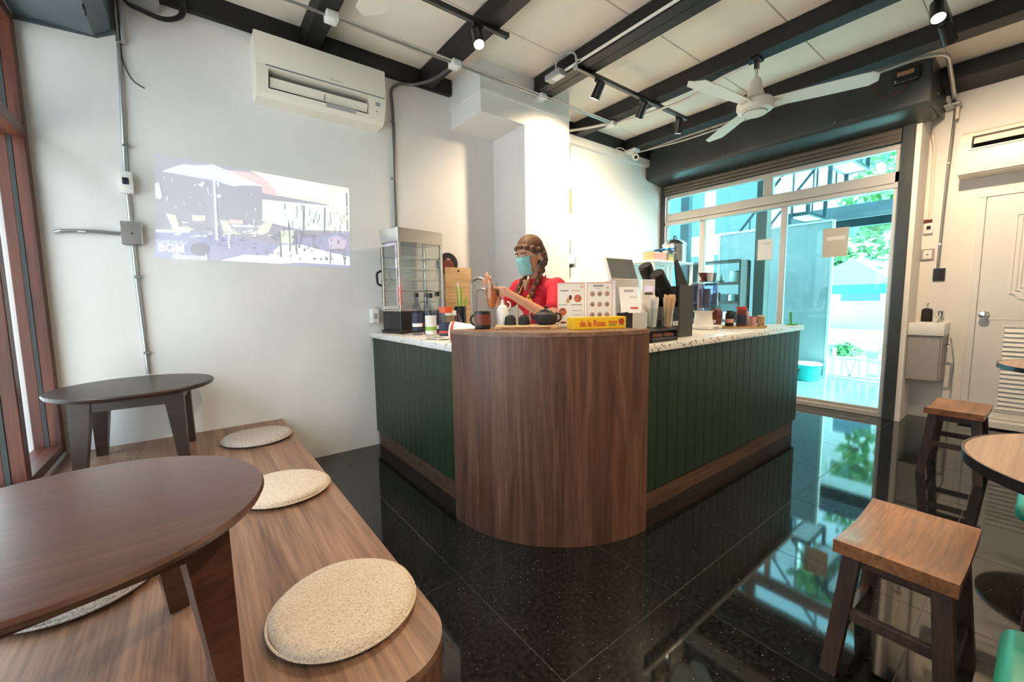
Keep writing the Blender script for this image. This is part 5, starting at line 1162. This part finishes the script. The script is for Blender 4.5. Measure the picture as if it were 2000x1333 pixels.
mk('board', G().lathe([(0, 0), (.20, 0), (.21, .004), (.21, .012), (.205, .014), (.195, .009), (0, .009)], n=48, sy=.52), 'pale_wood', t, True)
mk('handle_grip', G().lathe([(.207, .0125), (.211, .0125), (.211, .016), (.207, .016)], n=48, sy=.52, ring=True), 'pale_wood', t, True)
Z2 = W+.0095
t = thing('tea_tin', 'dark red tea tin with white tag on the condiment tray', 'tin', (3.20, 1.575, Z2))
mk('tin', G().box(3.165, 3.235, 1.545, 1.61, Z2, Z2+.125, .004, 1), 'brown', t); mk('tag', G().box(3.163, 3.165, 1.555, 1.595, Z2+.03, Z2+.055), 'paper', t, smooth=False); mk('lid', G().box(3.167, 3.233, 1.547, 1.608, Z2+.1255, Z2+.137, .003, 1), 'red_ink', t)
small('sauce_bottle', 'black sauce bottle with pink label next to the tea tin', 'bottle', 3.272, 1.505, Z2, [('bottle', [(.028, 0), (.030, .003), (.030, .095), (.022, .11), (0, .11)], 'black'), ('cap', [(.022, .11), (.022, .122), (0, .122)], 'matte_black'), ('label_band', [(.0306, .03), (.0308, .06), (.0306, .0601)], 'pink_ink')])
small('coffee_jar', 'coffee jar with red lid and navy label on the condiment tray', 'jar', 3.352, 1.452, Z2, [('jar', [(.033, 0), (.036, .004), (.036, .12), (.032, .128), (0, .128)], 'brown'), ('lid', [(.035, .128), (.035, .152), (0, .153)], 'red_ink'), ('label_band', [(.0366, .02), (.0368, .09), (.0366, .0901)], 'navy')])
small('pink_tub', 'small pink tub at the end of the condiment tray', 'tub', 3.412, 1.392, Z2, [('tub', [(.020, 0), (.026, .07), (0, .07)], 'pink_ink'), ('lid', [(.027, .07), (.027, .076), (0, .077)], 'red_ink')])
small('beige_jar', 'small beige lidded jar at the end of the condiment tray', 'jar', 3.455, 1.352, Z2, [('jar', [(.022, 0), (.024, .003), (.024, .075), (0, .075)], 'pale_wood'), ('lid', [(.025, .075), (.025, .085), (0, .086)], 'warm_white')])
small('white_bottle', 'small white squeeze bottle behind the pink tub', 'bottle', 3.44, 1.442, Z2, [('bottle', [(.014, 0), (.015, .003), (.015, .10), (.006, .115), (0, .115)], 'white'), ('cap', [(.007, .115), (.004, .14), (0, .14)], 'blue_bag')])
t = thing('herb_pot', 'little pot of pale green herbs behind the tea tin', 'plant', (3.36, 1.66, W))
mk('pot', G().lathe([(.03, 0), (.036, .125), (.033, .125), (0, .11)], (3.36, 1.66, W), 20), 'white', t)
rnd = random.Random(4)
for k in range(26):
    a = rnd.uniform(0, 6.28); l_ = rnd.uniform(.03, .07); b = Vector((3.36, 1.66, W+.115)); e = b+Vector((math.cos(a)*.045, math.sin(a)*.045, l_)); sd = Vector((-math.sin(a), math.cos(a), 0))*.010; m_ = b.lerp(e, .6)+Vector((0, 0, .01))
    mk('leaf', G().add([b, m_+sd, e, m_-sd], [(0, 1, 2, 3)]), 'leaf_green', t)
t = thing('green_hook', 'bright green plastic clip on the end of the worktop', 'clip', (3.93, 1.30, W))
mk('plate', G().box(3.885, 3.962, 1.262, 1.33, W, W+.012, .003, 1), 'leaf_green', t); mk('upright', G().tube(bend([(3.90, 1.30, W+.01), (3.895, 1.30, W+.06), (3.90, 1.305, W+.105)], .02), .009, 8), 'leaf_green', t)
# rack with pot by the back wall
t = thing('storage_rack', 'white metal rack with steamer pot beside the back wall', 'rack', (4.28, 2.72, 0), 0)
for x in (3.90, 4.66):
    for y in (2.60, 2.86): mk('post', G().box(x-.014, x+.014, y-.014, y+.014, 0, 1.535, .002, 1), 'white', t, smooth=False)
for z in (.25, .95, 1.535): mk('shelf', G().box(3.88, 4.68, 2.58, 2.88, z, z+.022, .003, 1), 'white', t, smooth=False)
mk('back_panel', G().box(3.90, 4.56, 2.875, 2.879, .98, 1.53), 'white', t, smooth=False)
S = 1.5575
t = thing('steamer_pot', 'two tier stainless steamer pot with domed lid on the rack', 'pot', (4.515, 2.72, S))
mk('lower_tier', G().lathe([(.125, 0), (.13, .005), (.13, .10), (.134, .105), (.134, .11), (0, .11)], (4.50, 2.72, S), 36), 'steel', t); mk('upper_tier', G().lathe([(.13, .1105), (.13, .19), (.136, .195), (.136, .20), (0, .20)], (4.50, 2.72, S), 36), 'steel', t)
mk('lid', G().lathe([(.142, .2005), (.142, .207), (.10, .245), (.05, .27), (0, .277)], (4.50, 2.72, S), 36), 'steel', t); mk('lid_knob', G().tube([(4.50+.03*math.cos(a*PI/8), 2.72, S+.275+.032*math.sin(a*PI/8)) for a in range(9)], .007, 8), 'black', t)
for z in (.06, .15):
    for s_ in (-1, 1): mk('side_handle', G().tube(bend([(4.50+s_*.13, 2.69, S+z), (4.50+s_*.165, 2.69, S+z), (4.50+s_*.165, 2.75, S+z), (4.50+s_*.13, 2.75, S+z)], .015), .005, 7), 'chrome', t)
t = thing('carton', 'pink brown carton pair on the rack beside the blue bag', 'box', (4.06, 2.68, S))
mk('carton', G().box(3.94, 4.05, 2.60, 2.74, S, S+.075, .002, 1).box(4.053, 4.15, 2.60, 2.74, S, S+.085, .002, 1), 'pink_ink', t, smooth=False); mk('flap', G().box(3.895, 3.93, 2.60, 2.72, S, S+.09, .002, 1), 'pale_wood', t, smooth=False)
t = thing('plastic_tub', 'clear tub under a blue plastic bag on the rack', 'tub', (4.26, 2.70, S))
mk('tub', G().box(4.165, 4.325, 2.61, 2.80, S, S+.10, .008, 2), 'clear', t); mk('contents', G().box(4.22, 4.315, 2.62, 2.78, S+.004, S+.085, .006, 1), 'yellow', t)
g = G(); vs = []; fs = []
for i in range(9):
    for j in range(6): vs.append((4.06+.26*i/8, 2.60+.21*j/5, S+.108+.035*(i/8)+.012*math.sin(i*1.9+j*1.3)))
for i in range(8):
    for j in range(5): fs.append((i*6+j, (i+1)*6+j, (i+1)*6+j+1, i*6+j+1))
g.add(vs, fs); n_ = len(g.v); g.v += [(x, y, z+.006) for x, y, z in vs]; g.f += [tuple(i+n_ for i in f) for f in fs]
mk('blue_bag', g, 'blue_bag', t)
# ------------------------------------------------------------------ notices on the glass
t = thing('notice', 'white paper notice in a clear pocket taped on the glass stile', 'notice', (5.09, 1.98, 1.55), 0, 'notices on the glass')
mk('pocket', G().box(5.0935, 5.0955, 1.895, 2.075, 1.545, 1.80), 'clear', t, smooth=False); mk('sheet', G().box(5.092, 5.0934, 1.91, 2.06, 1.56, 1.785), 'paper', t, smooth=False); mk('text_line', G().box(5.0914, 5.0919, 1.93, 2.02, 1.738, 1.742).box(5.0914, 5.0919, 1.93, 1.99, 1.725, 1.728), 'grey_ink', t, smooth=False)
t = thing('notice', 'beige square notice taped on the sliding glass door', 'notice', (5.09, 1.35, 1.53), 0, 'notices on the glass')
mk('sheet', G().hexa([(5.095, 1.25, 1.535), (5.0985, 1.25, 1.535), (5.0985, 1.452, 1.535), (5.095, 1.452, 1.535), (5.095, 1.243, 1.815), (5.0985, 1.243, 1.815), (5.0985, 1.455, 1.82), (5.095, 1.455, 1.82)]), 'paper_beige', t, smooth=False); mk('white_strip', G().box(5.0944, 5.0949, 1.27, 1.42, 1.70, 1.735), 'paper', t, smooth=False)

# ------------------------------------------------------------------ outside the glass
M['pale_wall'] = painted('pale_outdoor_render', (.72, .76, .78), .8, .05, 1)
M['frost'] = painted('frosted_grey_panel', (.27, .29, .29), .35, .08, 2, 0)
M['teal_steel'] = painted('dark_teal_steel', (.012, .035, .045), .4, .2, 5)
M['tent'] = mat('teal_tent_fabric', (.10, .55, .50), .7)
M['leaf'] = mat('tree_leaf', (.06, .26, .05), .55)
m = M['leaf']; L(m, ramp(m, noise(m, coords(m), 3, 3), [(.35, (.05, .22, .06)), (.7, (.30, .52, .20))]), bsdf(m).inputs['Base Color'])
M['bark'] = painted('tree_bark', (.12, .08, .05), .9, .2, 12)
M['facade'] = painted('far_facade', (.66, .66, .64), .8, .06, .5)
M['grey_facade'] = painted('grey_opposite_facade', (.42, .45, .50), .8, .06, .5)
M['far_glass'] = mat('far_window', (.10, .16, .20), .15)
t = thing('partition_panel', 'grey-blue frosted partition standing on the patio behind the green bin', 'partition', (7.03, 2.7, 0))
for k in range(2): mk('panel', G().box(7.0, 7.03, 1.90+k*.76, 2.655+k*.76, .03, 2.16, .003, 1), 'frost', t, smooth=False)
for y in (1.885, 2.6575, 3.42): mk('frame_post', G().box(6.99, 7.04, y-.0145, y+.0145, 0, 2.18), 'alu', t, smooth=False) if y != 2.6575 else None
mk('frame_rail', G().box(6.99, 7.04, 1.90, 3.405, 0, .029), 'alu', t, smooth=False); mk('frame_rail', G().box(6.99, 7.04, 1.90, 3.405, 2.161, 2.19), 'alu', t, smooth=False)
t = thing('storage_tub', 'teal green plastic storage tub on the patio against the partition', 'tub', (6.62, 1.98, 0))
mk('tub', G().lathe([(.125, 0), (.13, .004), (.155, .215), (.150, .215), (.12, .01), (0, .01)], (6.66, 1.99, 0), 32), 'teal_bin', t); mk('lid', G().lathe([(.150, .2155), (.168, .218), (.168, .232), (.15, .240), (0, .240)], (6.66, 1.99, 0), 32), 'paper', t); mk('handle', G().tube(bend([(6.53, 2.04, .17), (6.50, 2.05, .14), (6.51, 2.06, .07)], .02), .008, 8), 'black', t)
t = thing('picket_fence', 'low white metal fence with slanted bars at the patio edge', 'fence', (7.12, 1.35, 0))
for z in (.03, .285): mk('rail', G().box(7.105, 7.135, .70, 1.875, z-.014, z+.014), 'white', t, smooth=False)
mk('post', G().box(7.10, 7.14, 1.80, 1.84, 0, .42), 'white', t, smooth=False)
for k, y in enumerate((1.72, 1.53, 1.44, 1.33, 1.22, 1.11, 1.0, .89, .78)): mk('bar', G().box(7.11, 7.13, y-.011, y+.011, .044, .271), 'white', t, smooth=False)
for y0_, y1_ in ((1.69, 1.63), (1.57, 1.63), (1.30, 1.25), (1.19, 1.14), (1.08, 1.03)): mk('slanted_bar', G().hexa([(7.112, y1_-.01, .044), (7.128, y1_-.01, .044), (7.128, y1_+.01, .044), (7.112, y1_+.01, .044), (7.112, y0_-.01, .271), (7.128, y0_-.01, .271), (7.128, y0_+.01, .271), (7.112, y0_+.01, .271)]), 'white', t, smooth=False)
# steel stair
t = thing('steel_stair', 'dark teal open steel stair climbing outside above the glass door', 'stair', (7.6, 2.2, 0))
for k in range(8):
    y = 2.95-.25*k; z = 1.72+.32*k
    tr_ = mk('tread', G().box(7.35, 8.15, y-.16, y-.125, z, z+.05, .006, 1).box(7.35, 8.15, y+.125, y+.16, z, z+.05, .006, 1).box(7.35, 7.40, y-.13, y+.13, z, z+.05).box(8.10, 8.15, y-.13, y+.13, z, z+.05), 'teal_steel', t, smooth=False)
    mk('tread_plate', G().box(7.40, 8.10, y-.125, y+.125, z+.01, z+.02), 'pale_wall', tr_, smooth=False)
    for x in (7.375, 8.125): mk('riser_bar', G().box(x-.025, x+.025, y-.165, y-.115, z+.04, z+.325, .006, 1), 'teal_steel', t, smooth=False)
for x in (7.33, 8.17):
    mk('handrail', G().tube([(x, 3.4, 2.05), (x, 1.2, 4.85)], .022, 8), 'teal_steel', t)
    for k in range(6): mk('baluster', G().cyl((x, 3.1-.3*k, 1.55+.384*k), (x, 3.1-.3*k, 2.43+.382*k), .014, n=8), 'teal_steel', t)
mk('support_post', G().box(7.70, 7.78, 2.91, 2.99, -.3, 1.72), 'teal_steel', t, smooth=False)
mk('support_post', G().box(7.70, 7.78, 1.16, 1.24, -.3, 3.96), 'teal_steel', t, smooth=False)
t = thing('steel_post', 'dark grey square post beside the paper notice outside the glass', 'post', (6.25, 2.47, 0), 0, 'patio posts')
mk('shaft', G().box(6.18, 6.32, 2.40, 2.54, 0, 3.4, .004, 1), 'dark_grey', t, smooth=False); mk('base_plate', G().box(6.14, 6.36, 2.36, 2.58, 0, .015), 'dark_grey', t, smooth=False)
t = thing('steel_post', 'dark teal post outside the glass behind the steamer pot', 'post', (6.25, 3.60, 0), 0, 'patio posts')
mk('shaft', G().box(6.2, 6.30, 3.52, 3.66, 0, 3.4, .004, 1), 'teal_steel', t, smooth=False); mk('base_plate', G().box(6.16, 6.34, 3.48, 3.70, 0, .015), 'teal_steel', t, smooth=False)
t = thing('patio_shelf', 'dark outdoor shelf with kitchen things behind the glass', 'shelf', (6.1, 2.95, 0))
for y in (2.62, 3.38): mk('shelf_side', G().box(5.95, 6.25, y-.012, y+.012, 0, 1.66), 'matte_black', t, smooth=False)
for z in (.35, .80, 1.06, 1.33, 1.64): mk('shelf_board', G().box(5.95, 6.25, 2.632, 3.368, z, z+.03), 'plinth', t, smooth=False)
mk('back_board', G().box(6.252, 6.262, 2.62, 3.38, .3, 1.2), 'pale_wall', t, smooth=False)
for k, (y, z, w_, h_, m_) in enumerate(((2.75, 1.36, .14, .16, 'white'), (2.95, 1.36, .1, .12, 'steel'), (2.76, 1.09, .16, .10, 'steel'), (3.0, 1.09, .10, .15, 'brown'), (3.15, 1.09, .08, .18, 'black'), (2.8, .83, .22, .12, 'chrome'), (3.1, .83, .12, .14, 'teal_bin'))):
    lb = ['white lidded tub on the upper outdoor shelf', 'steel canister on the upper outdoor shelf', 'steel pan on the middle outdoor shelf', 'brown canister on the middle outdoor shelf', 'tall black canister on the middle outdoor shelf', 'wide steel bowl on the low outdoor shelf', 'teal canister on the low outdoor shelf'][k]
    t = thing('canister', lb, 'canister', (6.1, y, z), 0, 'kitchen things on the outdoor shelf'); mk('can', G().lathe([(w_/2*.9, 0), (w_/2, .01), (w_/2, h_*.85), (0, h_*.85)], (6.1, y, z+.0005), 22), m_, t); mk('lid', G().lathe([(w_/2*.95, h_*.852), (w_/2*.95, h_*.97), (0, h_)], (6.1, y, z+.0005), 22), 'steel', t)
struct('outdoor_wall', G().box(10.4, 10.6, 3.1, 12, -.3, 5), 'pale_wall')
ow = struct('window_2')
for k in range(3):
    for j in range(2): mk('pane', G().box(10.38, 10.395, 4.2+k*1.3, 5.2+k*1.3, 1.0+j*1.7, 2.2+j*1.7), 'far_glass', ow, smooth=False); mk('window_frame', G().box(10.35, 10.38, 4.15+k*1.3, 5.25+k*1.3, .94+j*1.7, 1.0+j*1.7).box(10.35, 10.38, 4.15+k*1.3, 5.25+k*1.3, 2.2+j*1.7, 2.26+j*1.7), 'white', ow, smooth=False)
t = thing('awning', 'blue-grey flat awning over the patio gate', 'awning', (8.9, 1.6, 2.35))
mk('fascia', G().box(8.5, 8.56, .2, 3.0, 2.38, 2.60), 'blue_grey', t, smooth=False); mk('roof_sheet', G().box(8.56, 10.3, .2, 3.0, 2.56, 2.60), 'pale_wall', t, smooth=False); mk('beam', G().box(8.9, 9.0, .2, 3.0, 2.30, 2.56), 'teal_steel', t, smooth=False)
for y in (.28, 2.92): mk('awning_post', G().box(8.92, 8.98, y-.03, y+.03, -.3, 2.30), 'teal_steel', t, smooth=False)
# tent
t = thing('market_tent', 'teal market tent with pointed canopy across the street', 'tent', (14, 3.3, -.3))
pk = (14.2, 3.35, 2.15); cs = [(13.0, 4.35, 1.42), (13.0, 2.2, 1.42), (15.4, 2.2, 1.42), (15.4, 4.35, 1.42)]
vs = [pk]+cs+[(x, y, 1.20) for x, y, z in cs]; mk('canopy', G().add(vs, [(0, 1, 2), (0, 2, 3), (0, 3, 4), (0, 4, 1), (1, 5, 6, 2), (2, 6, 7, 3), (3, 7, 8, 4), (4, 8, 5, 1)]), 'tent', t, smooth=False)
for x, y, z in cs: mk('tent_leg', G().cyl((x, y, -.3), (x, y, 1.42), .03, n=8), 'grey_plastic', t)
# trees
def tree(label, c, h, rad, n_, seed, ls=.16):
    rnd = random.Random(seed); t = thing('tree', label, 'tree', (c[0], c[1], -.3), 0, 'trees across the street')
    mk('trunk', G().tube([(c[0], c[1], -.3), (c[0]+.1, c[1]+.08, h*.35), (c[0]-.05, c[1], h*.75)], .1, 10, [.14, .10, .05]), 'bark', t)
    g = G(); blobs = [(Vector((c[0]+rnd.uniform(-1, 1)*rad*.6, c[1]+rnd.uniform(-1, 1)*rad*.7, h+rnd.uniform(-.5, .5)*rad)), rad*rnd.uniform(.35, .6)) for _ in range(11)]
    for k in range(n_):
        b, r_ = rnd.choice(blobs); d_ = Vector((rnd.gauss(0, 1), rnd.gauss(0, 1), rnd.gauss(0, 1))).normalized(); p = b+d_*r_*rnd.uniform(.7, 1.05)
        u_ = Vector((rnd.gauss(0, 1), rnd.gauss(0, 1), rnd.gauss(0, .6))).normalized(); w_ = u_.cross(d_).normalized(); s_ = ls*rnd.uniform(.6, 1.3)
        g.add([p-u_*s_, p+w_*s_*.45, p+u_*s_, p-w_*s_*.45], [(0, 1, 2, 3)])
    o = mk('crown', g, 'leaf', t, smooth=False); o['kind'] = 'stuff'
tree('leafy green tree rising above the market tent', (16.2, 2.6, 0), 6.9, 2.3, 4200, 1)
tree('broad green tree behind the awning', (13.6, -3.4, 0), 5.4, 1.9, 3000, 2)
tree('small green tree beyond the market tent', (19.0, 5.3, 0), 2.3, .8, 1500, 3)
for k, (y, x) in enumerate(((2.12, 8.9), (1.55, 9.7), (.9, 9.2))):
    t = thing('shrub', ['small bushy shrub beside the fence post', 'low shrub in a grey planter beyond the fence', 'small shrub in a grey planter near the door edge'][k], 'shrub', (x, y, -.3), 0, 'shrubs beyond the fence'); rnd = random.Random(k); g = G()
    mk('planter', G().box(x-.2, x+.2, y-.25, y+.25, -.3, .12, .01, 1), 'pale_wall', t)
    for j in range(220):
        d_ = Vector((rnd.gauss(0, 1), rnd.gauss(0, 1), abs(rnd.gauss(0, 1)))).normalized(); p = Vector((x, y, .12))+d_*.26*rnd.uniform(.4, 1); u_ = Vector((rnd.gauss(0, 1), rnd.gauss(0, 1), rnd.gauss(0, 1))).normalized(); w_ = u_.cross(d_).normalized()
        g.add([p-u_*.05, p+w_*.02, p+u_*.05, p-w_*.02], [(0, 1, 2, 3)])
    o = mk('foliage', g, 'leaf', t, smooth=False); o['kind'] = 'stuff'
tree('light green tree between the awning and the market tent', (11.6, 1.6, 0), 2.95, 1.15, 2600, 5, .11)
# far building
t = thing('far_building', 'pale far building facade across the street', 'building', (24, 4, -.3))
mk('wall', G().box(24, 26, -14, 20, -.3, 9), 'facade', t, smooth=False)
for k in range(9):
    for j in range(3): w_ = mk('window', G().box(23.94, 23.999, -12+k*3.3, -10.4+k*3.3, .8+j*2.9, 2.5+j*2.9), 'white', t, smooth=False); mk('pane', G().box(23.92, 23.939, -11.9+k*3.3, -10.5+k*3.3, .9+j*2.9, 2.4+j*2.9), 'far_glass', w_, smooth=False)
t = thing('added_building', 'pale building added across the lane to cut daylight at the wooden window', 'building', (-6.4, 1.5, -.3))  # block added to hold back daylight on the window side
mk('wall', G().box(-7.2, -6.4, -6, 9, -.3, 5.2), 'grey_facade', t, smooth=False)
for k in range(5):
    w_ = mk('window', G().box(-6.399, -6.34, -4.6+k*2.6, -3.2+k*2.6, .9, 2.5), 'white', t, smooth=False); mk('pane', G().box(-6.339, -6.32, -4.5+k*2.6, -3.3+k*2.6, 1.0, 2.4), 'far_glass', w_, smooth=False)
